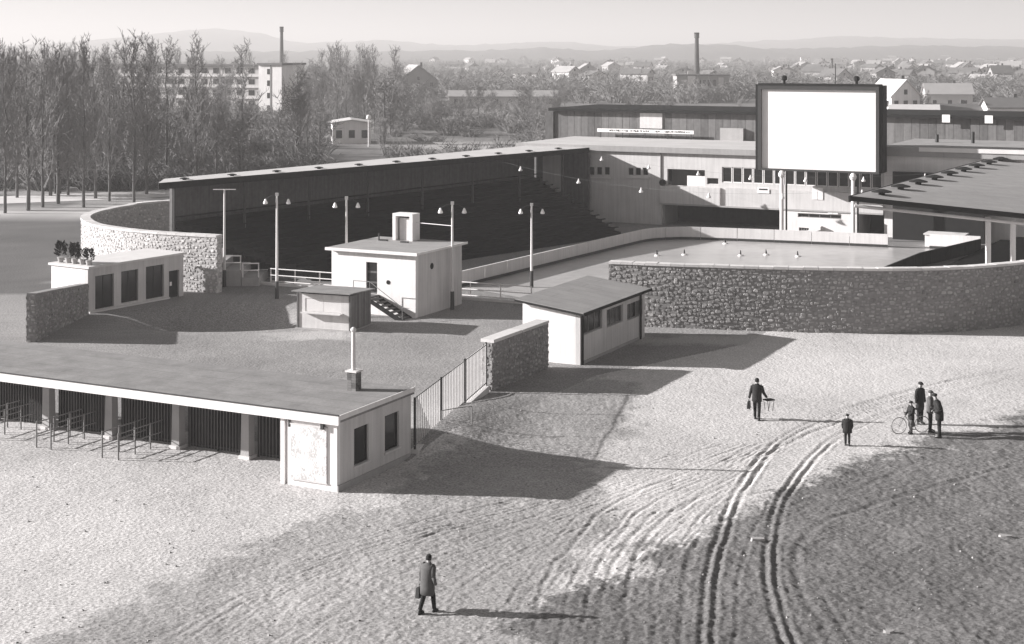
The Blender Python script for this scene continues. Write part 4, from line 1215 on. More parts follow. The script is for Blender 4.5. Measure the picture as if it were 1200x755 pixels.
# ------------------------------------------------------------------ people
def person(label, loc, rz, h, pose, coat='coat', legs='trouser', hem=.62, hat=True, group=None, wide=1.0, skirt=False):
    s = h/1.75
    e = empty('person', (loc[0], loc[1], ground_z(*loc)+.005), rz, label, 'person', group)
    e.scale = (s, s, s)
    # joints (facing +x, left = +y)
    lean = pose.get('lean', 0.0)
    hipz = .92
    J = {'pel': Vector((0,0,.95)), 'spi': Vector((lean*.35,0,1.2)), 'che': Vector((lean*.75,0,1.38)), 'nek': Vector((lean*.95,0,1.50)),
         'hdb': Vector((lean*1.05+.015+pose.get('nod',0)*.3,0,1.565)), 'hdt': Vector((lean*1.1+.02+pose.get('nod',0),0,1.675))}
    st = pose.get('stride', (.0, .0))
    for i, sd in enumerate((1, -1)):
        a = st[i]
        J['hip%d'%i] = Vector((0, .09*sd, hipz)); J['kne%d'%i] = Vector((a*.5+(.05 if a else .015), .095*sd, .50)); J['ank%d'%i] = Vector((a, .095*sd, .085 if a >= 0 else .12)); J['toe%d'%i] = Vector((a+.17, .105*sd, .04 if a >= 0 else .045))
        J['sho%d'%i] = J['che']+Vector((0, .185*sd, .05))
        ar = pose.get('arms', ((.05,.24,1.12,.02,.26,.88),)*2)[i]
        J['elb%d'%i] = Vector((ar[0]+lean*.5, ar[1]*sd, ar[2])); J['wri%d'%i] = Vector((ar[3]+lean*.4, ar[4]*sd, ar[5]))
        d = (J['wri%d'%i]-J['elb%d'%i]).normalized(); J['plm%d'%i] = J['wri%d'%i]+d*.06
    names = list(J); vid = {k: i for i, k in enumerate(names)}
    E = [('pel','spi'),('spi','che'),('che','nek'),('nek','hdb'),('hdb','hdt')]
    for i in '01': E += [('pel','hip'+i),('hip'+i,'kne'+i),('kne'+i,'ank'+i),('ank'+i,'toe'+i),('che','sho'+i),('sho'+i,'elb'+i),('elb'+i,'wri'+i),('wri'+i,'plm'+i)]
    rad = {'pel':.12,'spi':.10,'che':.085,'nek':.055,'hdb':.075,'hdt':.085}
    for i in '01': rad.update({'hip'+i:.085,'kne'+i:.058,'ank'+i:.042,'toe'+i:.035,'sho'+i:.04,'elb'+i:.042,'wri'+i:.03,'plm'+i:.034})
    verts = [tuple(J[k]) for k in names]; edges = [(vid[a], vid[b]) for a, b in E]; rr = [rad[k] for k in names]
    for i in (0, 1):      # fingers: short chains rooted in the palm
        w, p = J['wri%d'%i], J['plm%d'%i]; d = (p-w).normalized(); sd = 1 if i == 0 else -1
        side = Vector((1,0,0)); side = (side - d*side.dot(d)).normalized(); curl = Vector((0,-sd,0))
        for q in range(5):
            if q < 4: o = p + side*(.024-.016*q); L = (.062,.072,.068,.052)[q]; d1 = d; d2 = (d+curl*.5).normalized()
            else: o = w + d*.025 + side*.022; L = .05; d1 = (d+side*.8).normalized(); d2 = d
            b0 = len(verts); verts += [tuple(o), tuple(o+d1*L*.55), tuple(o+d1*L*.55+d2*L*.5)]; edges += [(b0,b0+1),(b0+1,b0+2)]; rr += [.010,.009,.007]
    # ears, nose as short chains rooted in the head
    hc = (J['hdb']+J['hdt'])/2
    for o, t, r in ((Vector((.06,0,-.01)),Vector((.045,0,-.02)),.016),(Vector((0,.075,0)),Vector((0,.018,.02)),.018),(Vector((0,-.075,0)),Vector((0,-.018,.02)),.018)):
        b0 = len(verts); verts += [tuple(hc+o), tuple(hc+o+t)]; edges.append((b0,b0+1)); rr += [r, r*.8]
    me = bpy.data.meshes.new('body'); me.from_pydata(verts, edges, []); me.materials.append(M['skin'])
    bo = bpy.data.objects.new('body', me); COL.objects.link(bo); bo.parent = e
    sk = bo.modifiers.new('skin','SKIN'); sk.use_smooth_shade = True
    for i, r_ in enumerate(rr): me.skin_vertices[0].data[i].radius = (r_, r_)
    me.skin_vertices[0].data[0].use_root = True
    ss = bo.modifiers.new('sub','SUBSURF'); ss.levels = 1; ss.render_levels = 1
    # eyes and mouth
    mb = MB()
    for sd in (1,-1): mb.lathe(tuple(hc+Vector((.078,.03*sd,.01))), [(.006,-.008),(.011,0),(.006,.008)], 8)
    mb.box(hc.x+.07,hc.x+.082,-.022,.022,hc.z-.056,hc.z-.048); mb.build('face_features', M['hair'], bo)
    # clothes
    c = J
    mb = MB()
    k = wide
    rings = [(Vector((c['pel'].x+(st[0]+st[1])*.25,0,hem)), .15*k, .20*k), (Vector((c['pel'].x,0,(hem+.98)/2)), .155*k, .205*k), (Vector((0,0,.98)), .15*k, .195*k), (c['spi'], .155*k, .20*k), (c['che']+Vector((0,0,-.02)), .15*k, .215*k), (c['che']+Vector((0,0,.075)), .125*k, .215*k), (c['nek']+Vector((0,0,-.015)), .085, .115), (c['nek']+Vector((0,0,.03)), .075, .08)]
    mb.loft(rings, 14)
    for i in '01':
        mb.path([c['che']+(c['sho'+i]-c['che'])*.8, c['sho'+i]+Vector((0,0,-.012)), c['elb'+i], c['wri'+i]], [.078,.082*k,.066,.05], 10)
    mb.build('coat', M[coat], e, smooth=True)
    mb = MB()
    if skirt:
        mb.loft([(Vector((0,0,.42)),.17,.2),(Vector((0,0,hem+.1)),.14,.18)],12)
    for i in '01':
        mb.path([c['hip'+i]+Vector((0,0,.02)), c['kne'+i], c['ank'+i]+Vector((-.005,0,.02))], [.098,.078,.064], 10)
    mb.build('trousers', M[legs], e, smooth=True)
    for i in '01':
        a, t = c['ank'+i], c['toe'+i]
        mb = MB(); mb.loft([(Vector((a.x+.05,a.y,t.z-.04)),.145,.05),(Vector((a.x+.055,a.y,t.z+.015)),.14,.05),(Vector((a.x+.02,a.y,a.z)),.075,.05),(Vector((a.x,a.y,a.z+.05)),.055,.05)],12)
        mb.build('shoe', M['leather'], e, smooth=True)
    t = c['hdt']
    mb = MB()
    if hat:
        mb.loft([(t+Vector((.02,0,-.005)),.125,.105),(t+Vector((.01,0,.02)),.118,.102),(t+Vector((-.005,0,.06)),.105,.095),(t+Vector((-.01,0,.09)),.06,.055)],14); mb.build('cap', M[coat], e, smooth=True)
    else:
        mb.loft([(t+Vector((-.035,0,-.07)),.07,.09),(t+Vector((-.02,0,-.02)),.092,.095),(t+Vector((-.01,0,.045)),.09,.085),(t+Vector((-.005,0,.085)),.05,.05)],14); mb.build('hair', M['hair'], e, smooth=True)
    return e, J, s

def bag(p, rz, label, w=.34, h=.28):
    e = empty('hand_bag', p, rz, label, 'bag')
    mb = MB(); mb.hexa([(-w/2,-.07,0),(w/2,-.07,0),(w/2,.07,0),(-w/2,.07,0)], [(-w*.43,-.05,h),(w*.43,-.05,h),(w*.43,.05,h),(-w*.43,.05,h)]); bb = mb.build('bag_body', M['leather'], e)
    MB().path([(-.09,0,h-.01),(-.07,0,h+.09),(.07,0,h+.09),(.09,0,h-.01)],.012,6).build('handle', M['leather'], e)
def hand_world(e, J, s, key, dz=0):
    rz = e.rotation_euler.z; v = J[key]*s
    return (e.location.x+v.x*math.cos(rz)-v.y*math.sin(rz), e.location.y+v.x*math.sin(rz)+v.y*math.cos(rz), e.location.z+v.z+dz)
def arm(ex, ey, ez, wx_, wy_, wz): return (ex,ey,ez,wx_,wy_,wz)
DOWN = arm(.0,.25,1.14,.04,.27,.90)
PI = math.pi
# walker in the foreground, seen from behind, going up the forecourt to the right
q = G(501, 718)
e1, J1, s1 = person('person in a long loose coat walking alone, bag in hand, nearest the rutted soil edge', q, math.radians(52), 1.60, {'stride': (-.24,.20), 'lean': .05, 'arms': (arm(-.02,.27,1.13,.03,.31,.90), arm(-.05,.26,1.14,-.02,.33,.92))}, coat='coat2', hem=.58, wide=1.22, hat=False)
w = hand_world(e1, J1, s1, 'plm0'); bag((w[0], w[1], w[2]-.40), math.radians(52), 'dark bag carried by the lone walker in the loose coat')
# man with bag and folding stool
q = G(887, 492)
e2, J2, s2 = person('person in dark clothes by the shadow tip, carrying a bag and a small stool', q, math.radians(75), 1.74, {'stride': (.16,-.14), 'lean': .04, 'arms': (arm(.0,.27,1.14,.03,.33,.90), arm(.04,.28,1.14,.12,.40,.95))}, coat='coat', hem=.78, wide=1.05, hat=False)
w = hand_world(e2, J2, s2, 'plm0'); bag((w[0], w[1], w[2]-.38), math.radians(75), 'dark bag carried by the person with the small stool')
w = hand_world(e2, J2, s2, 'plm1')
fs = empty('folding_stool', (w[0]+.06, w[1], w[2]-.06), .5, 'small folding stool with thin legs carried by the dark dressed walker', 'stool')
MB().box(-.2,.2,-.16,.16,-.02,.02).build('seat', M['coat'], fs)
for sx in (-1,1):
    for sy in (-1,1): MB().tube((sx*.17,sy*.13,-.02),(sx*-.02+.12*sx,sy*.13,-.46),.013,.013,6).build('leg', M['iron'], fs)
# child walking
q = G(993, 522.5)
e3, J3, s3 = person('child in a puffy dark jacket walking alone towards the rutted road', q, math.radians(80), 1.24, {'stride': (.08,-.06), 'arms': (arm(.0,.27,1.14,.06,.25,.95),)*2}, coat='coat', hem=.72, wide=1.3)
# group of four with a bicycle
q = G(1068, 508.5)
e4, J4, s4 = person('child in dark jacket and long skirt holding a bicycle', q, math.radians(200), 1.32, {'stride': (.06,-.03), 'arms': (arm(.12,.22,1.12,.32,.16,1.0), arm(.1,.22,1.12,.3,.14,1.0))}, coat='coat', legs='coat2', hem=.78, skirt=True)
q = G(1078, 497)
e5, J5, s5 = person('tall person in a dark coat and cap behind the child with the bicycle', q, math.radians(-55), 1.74, {'arms': (DOWN,DOWN), 'nod': .02}, coat='coat', hem=.6)
q = G(1090, 506.5)
e6, J6, s6 = person('person in grey jacket with folded arms facing a companion in a dark suit', q, math.radians(-20), 1.68, {'arms': (arm(.06,.25,1.14,.22,.02,1.12), arm(.06,.25,1.14,.24,.04,1.08))}, coat='coat2', hem=.80)
q = G(1101, 513)
e7, J7, s7 = person('person in a dark suit bending forward to talk, elbow out, beside the folded arms', q, math.radians(165), 1.76, {'lean': .12, 'nod': .04, 'arms': (arm(-.08,.34,1.16,.14,.20,1.06), arm(.02,.27,1.12,.22,.16,1.02))}, coat='coat', hem=.70, wide=1.08)
# bicycle
q = G(1053, 508.5)
bz = ground_z(*q)
bk_ = empty('bicycle', (q[0]+.02, q[1]+.02, bz), math.radians(14), 'light framed bicycle held upright by the child in the long skirt', 'bicycle')
def wheel(x):
    mb = MB(); n = 28; rw = .33
    for k in range(n):
        a0 = 2*PI*k/n; a1 = 2*PI*(k+1)/n
        mb.tube((x+rw*math.cos(a0),0,rw+rw*math.sin(a0)),(x+rw*math.cos(a1),0,rw+rw*math.sin(a1)),.02,.02,6,False)
    wh = mb.build('wheel', M['greyiron'], bk_)
    mb = MB()
    for k in range(14):
        a0 = 2*PI*k/14; mb.tube((x,0,rw),(x+(rw-.015)*math.cos(a0),0,rw+(rw-.015)*math.sin(a0)),.003,.003,3)
    mb.tube((x,-.05,rw),(x,.05,rw),.025,.025,8); mb.build('spokes', M['greyiron'], wh)
wheel(0); wheel(1.04)
mb = MB(); A_ = (.22,0,.86); B_ = (.70,0,.84); C_ = (.60,0,.30); D_ = (1.04,0,.33); E_ = (.26,0,.72)
for a, b in ((A_,B_),(E_,C_),(B_,C_),(C_,D_),(B_,D_),(A_,E_)): mb.tube(a,b,.016,.016,8)
mb.tube(E_,(.12,.0,.5),.015,.015,6); mb.tube((.12,.05,.5),(0,.05,.33),.012,.012,6); mb.tube((.12,-.05,.5),(0,-.05,.33),.012,.012,6)
mb.build('frame', M['greyiron'], bk_)
mb = MB(); mb.tube(A_,(.20,0,1.0),.014); mb.path([(.34,-.26,.98),(.22,-.22,1.0),(.19,0,1.0),(.22,.22,1.0),(.34,.26,.98)],.012); mb.build('handlebar', M['greyiron'], bk_)
mb = MB(); mb.tube(B_,(.72,0,.96),.014); mb.loft([(Vector((.74,0,.95)),.13,.06),(Vector((.75,0,.99)),.14,.08),(Vector((.75,0,1.0)),.12,.06)],10); mb.build('saddle', M['leather'], bk_)
mb = MB(); mb.tube((.60,-.08,.30),(.60,.08,.30),.05,.05,10); mb.box(.52,.68,-.16,-.10,.17,.19); mb.box(.52,.68,.10,.16,.41,.43); mb.build('pedals', M['iron'], bk_)

# loose stones on the soil
mb = MB(); r3 = random.Random(12)
def pebble(mb, x, y, r):
    z = ground_z(x, y); pts = []
    for k in range(6):
        a = k*PI/3+r3.random()*.5; pts.append((x+r*r3.uniform(.7,1.2)*math.cos(a), y+r*r3.uniform(.7,1.2)*math.sin(a)))
    mb.cur = r3.random()
    mb.add([(p[0],p[1],z-.02) for p in pts]+[(x+(p[0]-x)*.6,y+(p[1]-y)*.6,z+r*r3.uniform(.4,.9)) for p in pts], [tuple(range(6,12))]+[(k,(k+1)%6,6+(k+1)%6,6+k) for k in range(6)])
for k in range(700):
    px = r3.uniform(0, 1200); py = 470+290*r3.random(); x, y = G(px, py)
    pebble(mb, x, y, r3.choice((.015,.02,.02,.03,.03,.05)))
st = mb.build('stones', mat('loose_stones', .27, var=.2, scale=4, tone=.5), None, tone=True); tag(st, 'loose pebbles and clods scattered over the trodden ground', 'stones', kind='stuff')
for (px, py, w_, lab) in ((1178,629,.26,'pale broken slab lying on the dark soil'),(888,634,.3,'pale trodden lump lying beside the deep wheel ruts'),(1042,741,.16,'white lump of rubble on the dark soil')):
    x, y = G(px, py); mb = MB(); z = ground_z(x, y)
    pts = [(w_*math.cos(a)*r3.uniform(.8,1.2), w_*.55*math.sin(a)*r3.uniform(.8,1.2)) for a in [k*PI/4 for k in range(8)]]
    mb.add([(p[0],p[1],-.08) for p in pts]+[(p[0]*.85,p[1]*.85,.05+r3.random()*.04) for p in pts], [tuple(range(8,16))]+[(k,(k+1)%8,8+(k+1)%8,8+k) for k in range(8)])
    o = mb.build('stone_slab', M['concrete'], None); o.location = (x, y, z); tag(o, lab, 'stone')
# small iron hoop railing by the booth shadow
q = G(535, 512); e = empty('hoop_rail', (q[0]-.6, q[1], ground_z(*q)), .25, 'low bent iron hoop standing in the ground beside the ticket office', 'rail')
MB().path([(0,0,-.1),(0,0,.55),(.6,0,.62),(1.25,0,.66),(1.25,0,-.1)],.02,6).build('hoop', M['greyiron'], e)
# ------------------------------------------------------------------ bare trees
def twig(mb, p, q, r, n=3):
    d = (q-p)
    if d.length < 1e-4: return
    a = d.orthogonal().normalized(); b = d.normalized().cross(a)
    vs = [p + a*(r*math.cos(2*PI*k/n)) + b*(r*math.sin(2*PI*k/n)) for k in range(n)] + [q]
    mb.add(vs, [(k,(k+1)%n,n) for k in range(n)])
def limb(mb, pts, rs, n=4):
    for i in range(len(pts)-1): mb.tube(pts[i], pts[i+1], rs[i], rs[i+1], n, False)
def tree_meshes(seed, h, kind):
    r = random.Random(seed)
    tb = MB(); cb = MB()
    pts = [Vector((0,0,-.3))]; n = 7
    top = h*(.97 if kind == 'poplar' else .7)
    for k in range(1, n+1): pts.append(Vector((r.uniform(-.12,.12)*k*.4, r.uniform(-.12,.12)*k*.4, top*k/n)))
    r0 = h*(.0095 if kind == 'poplar' else .017)
    limb(tb, pts, [r0*(1-k/n)+.02 for k in range(n+1)], 8)
    def at(z):
        t = min(max(z/top,0),.999)*n; i = int(t); return pts[i].lerp(pts[i+1], t-i)
    nb = 58 if kind == 'poplar' else 44
    for k in range(nb):
        f = r.uniform(.10,.95) if kind == 'poplar' else r.uniform(.28,1.0)
        z = top*f; p = at(z); a = r.uniform(0, 2*PI)
        if kind == 'poplar':
            L = h*(.31-.21*f)*r.uniform(.7,1.2); tilt = r.uniform(.2,.7)
        else:
            L = h*(.42-.16*f)*r.uniform(.6,1.1); tilt = r.uniform(.5,1.15)
        out = Vector((math.cos(a), math.sin(a), 0))
        d1 = (out*math.sin(tilt*1.3)+Vector((0,0,math.cos(tilt*1.3)))).normalized(); d2 = (out*math.sin(tilt*.6)+Vector((0,0,math.cos(tilt*.6)))).normalized()
        m_ = p+d1*L*.45; q = m_+d2*L*.6
        rb = r0*.30*(1.05-f*.6)
        limb(cb, [p,m_,q], [rb,rb*.6,.012], 3)
        for j in range(7 if kind == 'poplar' else 10):
            t = r.uniform(.2,1.0); s = p.lerp(m_,t*2) if t < .5 else m_.lerp(q,(t-.5)*2)
            dd = Vector((r.uniform(-1,1), r.uniform(-1,1), r.uniform(.3,1.8) if kind == 'poplar' else r.uniform(-.2,1.3))).normalized()
            Lt = L*r.uniform(.18,.40); e_ = s+dd*Lt
            twig(cb, s, e_, .045)
            for _ in range(2):
                s2 = s.lerp(e_, r.uniform(.3,.9)); d3 = (dd+Vector((r.uniform(-1,1),r.uniform(-1,1),r.uniform(-.2,.8)))*.7).normalized()
                twig(cb, s2, s2+d3*Lt*.6, .03)
    t_me = tb.mesh('trunk'); t_me.materials.append(M['bark']); c_me = cb.mesh('crown'); c_me.materials.append(M['twig'])
    return t_me, c_me
pop = [tree_meshes(100+k, 17.0, 'poplar') for k in range(6)]
brd = [tree_meshes(200+k, 10.0, 'broad') for k in range(5)]
def tree(kind, x, y, h, label, group):
    tm, cm = R.choice(pop if kind == 'poplar' else brd)
    s = h/(17.0 if kind == 'poplar' else 10.0)
    e = empty('poplar_tree' if kind == 'poplar' else 'bare_tree', (x, y, 0), R.uniform(0, 6.28), label, 'tree', group)
    w = R.uniform(.85, 1.25)
    inst(tm, 'trunk', e, (0,0,0), scale=(s*w,s*w,s)); inst(cm, 'crown', e, (0,0,0), scale=(s*w,s*w,s))
# roadside row
for (px, py, h) in ((33,247,16.5),(50,243,15),(68,239,16),(98,243,16.5),(112,233,14),(128,236,15.5),(157,238,17),(6,250,16),(80,229,15),(-14,246,16),(172,228,14.5),(20,232,15.5)):
    x, y = G(px, py); tree('poplar', x, y, h, 'tall bare poplar in the row beside the pale road', 'bare poplars along the pale road')
for k in range(310):
    px = R.uniform(-30, 470) if k < 250 else R.uniform(-30, 140); d = 165 + 320*R.random()**1.15
    if px > 330: d = 200 + 300*R.random()
    if 378 < px < 444 and d < 285: continue
    h = R.uniform(10.5, 17.5)
    # keep the housing block partly open
    if 285 < px < 345 and d < 375: continue
    if 110 < px < 300 and 235 < d < 400 and R.random() < .62: continue
    if px > 345: zl, zg = 'bare upright poplar growing round the small pale pavilion and globe lamp', 'bare poplars round the pavilion'
    elif d < 235: zl, zg = 'bare upright poplar in the front of the grove, just behind the roadside row', 'bare poplars in the front of the grove'
    elif d < 372: zl, zg = 'bare upright poplar deep in the grove in front of the housing block', 'bare poplars in front of the housing block'
    else: zl, zg = 'bare upright poplar standing behind the housing block', 'bare poplars behind the housing block'
    if 372 < d < 412: d += 45
    tree('poplar', (px-CX)*d/F, d, h, zl, zg) if R.random() < .66 else tree('broad', (px-CX)*d/F, d, h*.82, zl.replace('upright poplar','spreading tree'), zg.replace('poplars','spreading trees'))
for k in range(85):
    px = R.uniform(150, 660); d = 185 + 330*R.random()
    if 378 < px < 444 and d < 285: continue
    if 470 < px < 650 and 222 < d < 285: continue
    if 285 < px < 350 and d < 380: continue
    tree('broad', (px-CX)*d/F, d, R.uniform(5.0, 9.5), 'bare spreading tree in the scrub beyond the covered stand roof', 'bare trees in the scrub')
for k in range(55):
    px = R.uniform(640, 1210); d = 215 + 330*R.random()
    tree('broad', (px-CX)*d/F, d, R.uniform(4.0, 7.5), 'bare spreading tree beyond the dark hall roof', 'bare trees behind the hall')
# undergrowth and far wood as one mass each
def bush_proto(seed, n):
    r = random.Random(seed); V = []; Fc = []
    mb = MB()
    for k in range(n):
        a = r.uniform(0,6.28); rad = r.random()**.5; p = Vector((rad*math.cos(a)*.55, rad*math.sin(a)*.55, 0))
        d = Vector((math.cos(a)*rad*.8+r.uniform(-.3,.3), math.sin(a)*rad*.8+r.uniform(-.3,.3), r.uniform(.5,1.2)))
        q = p+d*r.uniform(.6,1.0); twig(mb, p, q, .035)
        for j in range(4):
            s = p.lerp(q, r.uniform(.3,1)); twig(mb, s, s+Vector((r.uniform(-1,1),r.uniform(-1,1),r.uniform(0,1)))*.33, .022)
    v = np.array([tuple(x) for x in mb.v]); f = np.array(mb.f); return v, f
protos = [bush_proto(300+k, 34) for k in range(4)]
def scatter(name, items, m, label, cat):
    vs = []; fs = []; off = 0
    for (x, y, sx, sz) in items:
        v, f = R.choice(protos); a = R.uniform(0,6.28); c_, s_ = math.cos(a), math.sin(a)
        q = np.stack([(v[:,0]*c_-v[:,1]*s_)*sx+x, (v[:,0]*s_+v[:,1]*c_)*sx+y, v[:,2]*sz], 1)
        vs.append(q); fs.append(f+off); off += len(q)
    V = np.concatenate(vs).astype(np.float32); T = np.concatenate(fs).astype(np.int32)
    me = bpy.data.meshes.new(name)
    me.vertices.add(len(V)); me.vertices.foreach_set('co', V.ravel()); me.loops.add(T.size); me.loops.foreach_set('vertex_index', T.ravel())
    me.polygons.add(len(T)); me.polygons.foreach_set('loop_start', np.arange(0,T.size,3,dtype=np.int32)); me.update(calc_edges=True)
    me.materials.append(m); o = bpy.data.objects.new(name, me); COL.objects.link(o); tag(o, label, cat, kind='stuff')
it = []
for k in range(900):
    px = R.uniform(-30, 640); d = 172+260*R.random()**1.3
    if px > 378 and d < 290 and (px < 444 or R.random() < .75): continue
    it.append(((px-CX)*d/F, d, R.uniform(1.5,3.2), R.uniform(1.2,3.4)))
scatter('undergrowth', it, M['bush'], 'dark leafless undergrowth below the poplars and beyond the stand', 'bushes')
it = []
for k in range(2300):
    px = R.uniform(-60, 1260); d = 460*math.exp(R.random()*1.75)
    x = (px-CX)*d/F
    if fbm(np.array([x/170.]), np.array([d/230.]), 77)[0] < .40: continue
    it.append((x, d, R.uniform(5,10), R.uniform(4,7.5)))
scatter('distant_wood', it, M['bush'], 'far off leafless woods and gardens fading into haze below the hills', 'woods')

# ------------------------------------------------------------------ pale road and verge on the left
rp = [G(-60,252), G(8,243), (-76,155.5), (-62,160.5), G(188,231), (-30,172), (-12,185), (20,205)]
rp = catmull([(-140,128),(-95,141),(-72,152.5),(-56,159.5),(-38,168.5),(-15,184),(10,205)], 2.0)
d = np.gradient(rp, axis=0); d /= np.linalg.norm(d,axis=1)[:,None]; nn = np.stack([-d[:,1], d[:,0]],1)
mb = MB(); A_ = rp+nn*4.2; B_ = rp-nn*4.2
for k in range(len(rp)-1): mb.add([(A_[k,0],A_[k,1],.03),(B_[k,0],B_[k,1],.03),(B_[k+1,0],B_[k+1,1],.03),(A_[k+1,0],A_[k+1,1],.03)],[(0,1,2,3)])
tag(mb.build('road', M['asph']), kind='structure')

# ------------------------------------------------------------------ far buildings
def windows_row(e, x0, x1, n, y, zs, w, h, pane=M['glass']):
    me = MB().box(-w/2,w/2,-.04,.06,0,h).mesh('window'); me.materials.append(pane)
    for z in zs:
        for k in range(n): inst(me, 'window', e, (x0+(x1-x0)*(k+.5)/n, y, z))
def block(px0, px1, d, ztop, storeys, label, wall='plaster_far', end=True):
    x0 = (px0-CX)*d/F; x1 = (px1-CX)*d/F
    e = empty('housing_block', (x0, d+25, 0), -.30, label, 'building'); L = (x1-x0)*1.1
    MB().box(0,L,0,12,-.5,ztop).build('wall', M[wall], e); MB().box(-.5,L+.5,-.6,12.6,ztop+.003,ztop+.5).build('roof', M['tile_far'], e)
    sh_ = ztop/storeys
    windows_row(e, 1, L-1, int(L/3.4), -.02, [sh_*k+sh_*.35 for k in range(storeys)], 1.7, sh_*.48)
    for k in range(storeys): MB().box(0,L,-.35,-.045,sh_*k+sh_*.04,sh_*k+sh_*.25).build('band', M['plaster_far2' if wall == 'plaster_far2' else 'white'], e)
    return e, L
e, L = block(64, 302, 395, 11.6, 4, 'long four storey housing block with pale bands behind the poplars', 'plaster_far')
x0 = (303-CX)*372/F
e = empty('housing_block', (x0, 372, 0), -.38, 'tall white gable end of a housing block showing between the poplars', 'building')
MB().box(0,6.4,0,11,-.5,12.2).build('wall', M['white'], e); MB().box(-.3,6.7,-.4,11.3,12.203,12.7).build('roof', M['tile_far'], e)
windows_row(e, 1.4, 4.4, 1, -.02, [1.2,4.2,7.2,10.0], 1.0, 1.3); MB().box(3.2,3.5,-.1,-.01,0,12.2).build('downpipe', M['greyiron'], e)
def house(x, y, rz, w, l, h, rh, wall, roof, label, group=None, nwin=3, chim=True):
    e = empty('house', (x, y, 0), rz, label, 'house', group)
    mb = MB(); mb.box(-w/2,w/2,-l/2,l/2,-.5,h)
    mb.add([(-w/2,-l/2,h),(w/2,-l/2,h),(0,-l/2,h+rh),(-w/2,l/2,h),(w/2,l/2,h),(0,l/2,h+rh)],[(0,1,2),(5,4,3)])
    mb.build('wall', M[wall], e)
    o = .5; k = rh/(w/2)
    mb = MB()
    for s in (-1,1):
        a = [(0,-l/2-o,h+rh+.02),(s*(w/2+o),-l/2-o,h-o*k+.02),(s*(w/2+o),l/2+o,h-o*k+.02),(0,l/2+o,h+rh+.02)]
        mb.add(a+[(p[0],p[1],p[2]+.22) for p in a], [(0,1,2,3),(7,6,5,4),(0,4,5,1),(1,5,6,2),(2,6,7,3)])
    rf = mb.build('roof', M[roof], e)
    if chim: MB().box(w*.12,w*.12+.7,-l*.2,-l*.2+.7,h+rh*.4,h+rh+1.0).build('chimney', M['brick'], rf)
    me = MB().box(-.5,.5,-.05,.05,0,1.3).mesh('window'); me.materials.append(M['glass'])
    for z in ([1.0,3.8] if h > 4.8 else [1.0]):
        for i in range(nwin): inst(me, 'window', e, (-w/2+w*(i+.5)/nwin, -l/2-.02, z))
        for i in range(nwin): inst(me, 'window', e, (-w/2-.02, -l/2+l*(i+.5)/nwin, z), PI/2)
    if h > 4: inst(me, 'window', e, (0,-l/2-.02,h+.2), scale=(.8,1,.8))
    return e
# named houses
def at(px, d): return ((px-CX)*d/F, d)
house(*at(485,520), .25, 13, 17, 5.8, 5, 'plaster_far2', 'tile_far2', 'big gabled house with two arched windows beyond the scrub')
house(*at(393,690), .4, 12, 14, 6.5, 4.5, 'plaster_far', 'tile_far', 'house with pale gable peeping over the bare poplars')
house(*at(1047,330), .35, 7, 9, 6.2, 3.2, 'white', 'lightroof', 'tall white gabled house beyond the wing roof beside the screen')
house(*at(1071,322), 1.35, 6, 9.5, 2.6, 1.6, 'white', 'lightroof', 'low white shed with pale roof next to the tall white gabled house')
house(*at(1110,420), 1.45, 9, 12, 4.0, 2.6, 'plaster_far', 'tile_far2', 'house with wide pale roof beyond the right hand wing')
house(*at(1182,330), 1.5, 8, 10, 3.6, 1.8, 'white', 'tile_far', 'white fronted cottage with dark windows at the right end of the wing roof')
house(*at(1107,335), 1.57, 6, 22, 2.7, 1.2, 'plaster_far2', 'tile_far', 'long low workshop with a row of dark windows behind the wing', nwin=7)
house(*at(411,262), .15, 6.4, 8, 3.4, .5, 'white', 'lightroof', 'small flat pale pavilion among the scrub beyond the covered stand', chim=False)
house(*at(590,430), 1.56, 6, 30, 3.0, 1.4, 'plaster_far', 'tile_far2', 'long low pale shed beyond the scrub', nwin=8)
house(*at(560,445), 1.56, 5, 12, 2.6, 1.2, 'plaster_far', 'tile_far', 'small pale outbuilding at the end of the long low shed', nwin=4)
# works with the tall chimney
fx, fy = at(822, 500)
e = empty('factory', (fx, fy, 0), 0, 'pale works building with tall window bays at the foot of the factory chimney', 'building')
MB().box(-8,9,0,12,-.5,7.5).build('wall', M['plaster_far2'], e); MB().box(-8.4,9.4,-.4,12.4,7.503,8).build('roof', M['tile_far'], e); MB().box(-4.5,-2,-.3,-.01,0,9.2).build('bay', M['white'], e); MB().box(5.5,7.2,-.3,-.01,0,7.0).build('bay', M['plaster_far'], e)
windows_row(e, -1.5, 5, 4, -.02, [1,4.2], 1.0, 2.0)
def chimney(px, d, ztop, rb, lab):
    x, y = at(px, d); e = empty('factory_chimney', (x, y, 0), 0, lab, 'chimney')
    MB().lathe((0,0,0),[(rb*1.5,-.5),(rb*1.5,4),(rb,4.05),(rb*.62,ztop-1.5),(rb*.8,ztop-1.4),(rb*.8,ztop)],16).build('shaft', M['brick'], e)
    MB().lathe((0,0,0),[(rb*.84,ztop+.003),(rb*.84,ztop+.5)],16).build('rim', M['dark'], e)
chimney(816.5, 520, H+20*520/F, 1.05, 'tall slim factory chimney rising above the hall and the pale works')
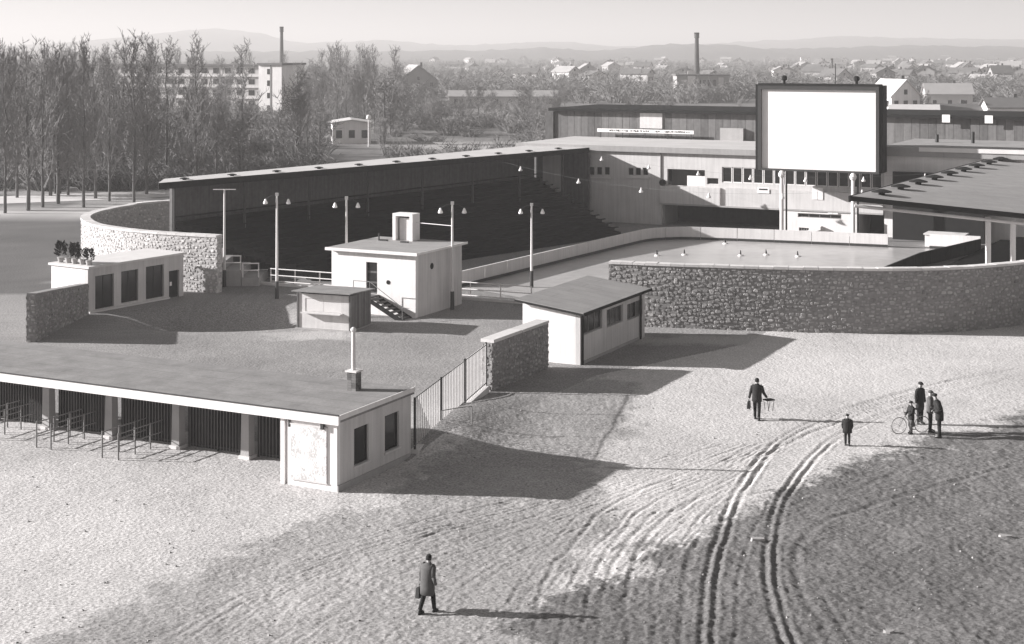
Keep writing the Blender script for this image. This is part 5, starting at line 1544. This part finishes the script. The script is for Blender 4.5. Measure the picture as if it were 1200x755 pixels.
chimney(330, 560, H+27*560/F, .9, 'slim dark chimney rising above the housing block among the poplars')
chimney(975, 640, H-10*640/F, .6, 'short thin chimney just above the top of the film screen')
# scattered town
r5 = random.Random(21)
n = 0
for k in range(290):
    px = r5.uniform(905, 1215) if r5.random() < .62 else r5.uniform(500, 900)
    d = 620*math.exp(r5.random()*1.35)
    wl = r5.choice(('plaster_far','plaster_far2','plaster_far2','plaster_far2','white')); rfm = r5.choice(('tile_far','tile_far','tile_far2'))
    if px < 900 and r5.random() < .45: continue
    lab = {('plaster_far','tile_far'):'far town house with pale walls and dark roof','plaster_far2':''}.get((wl,rfm), None)
    names = {'plaster_far':'pale','white':'white','plaster_far2':'grey'}
    rn = {'tile_far':'dark','tile_far2':'pale'}
    lab = 'distant %s walled town house with %s roof in the haze' % (names[wl], rn[rfm])
    house(*at(px, d), r5.uniform(-.5,1.6), r5.uniform(6,9), r5.uniform(8,13), r5.choice((2.8,3.2,5.4,6.5)), r5.uniform(1.6,3), wl, rfm, lab, 'far town houses, %s with %s roofs' % (names[wl], rn[rfm]), nwin=2)
# street lamp with globe among the scrub
x, y = at(432, 250); e = empty('globe_lamp', (x, y, 0), 0, 'white post with globe lamp beside the small pale pavilion', 'street lamp')
MB().tube((0,0,-.2),(0,0,4.4),.12,.1,8).build('post', M['white'], e); MB().lathe((0,0,4.4),[(.1,0),(.36,.18),(.42,.42),(.30,.72),(.08,.84)],14).build('globe', M['lamp'], e)

# ------------------------------------------------------------------ haze
hm = bpy.data.materials.new('haze'); hm.use_nodes = True
nt = hm.node_tree; nt.nodes.remove(nt.nodes['Principled BSDF'])
pv = nt.nodes.new('ShaderNodeVolumePrincipled'); pv.inputs['Color'].default_value = grey(.82); pv.inputs['Density'].default_value = HAZE_DENSITY; pv.inputs['Anisotropy'].default_value = .15
nt.links.new(pv.outputs[0], nt.nodes['Material Output'].inputs['Volume'])
ho = MB().box(-9500,9500,-80,14500,-3,130).build('haze', hm); tag(ho, kind='stuff')
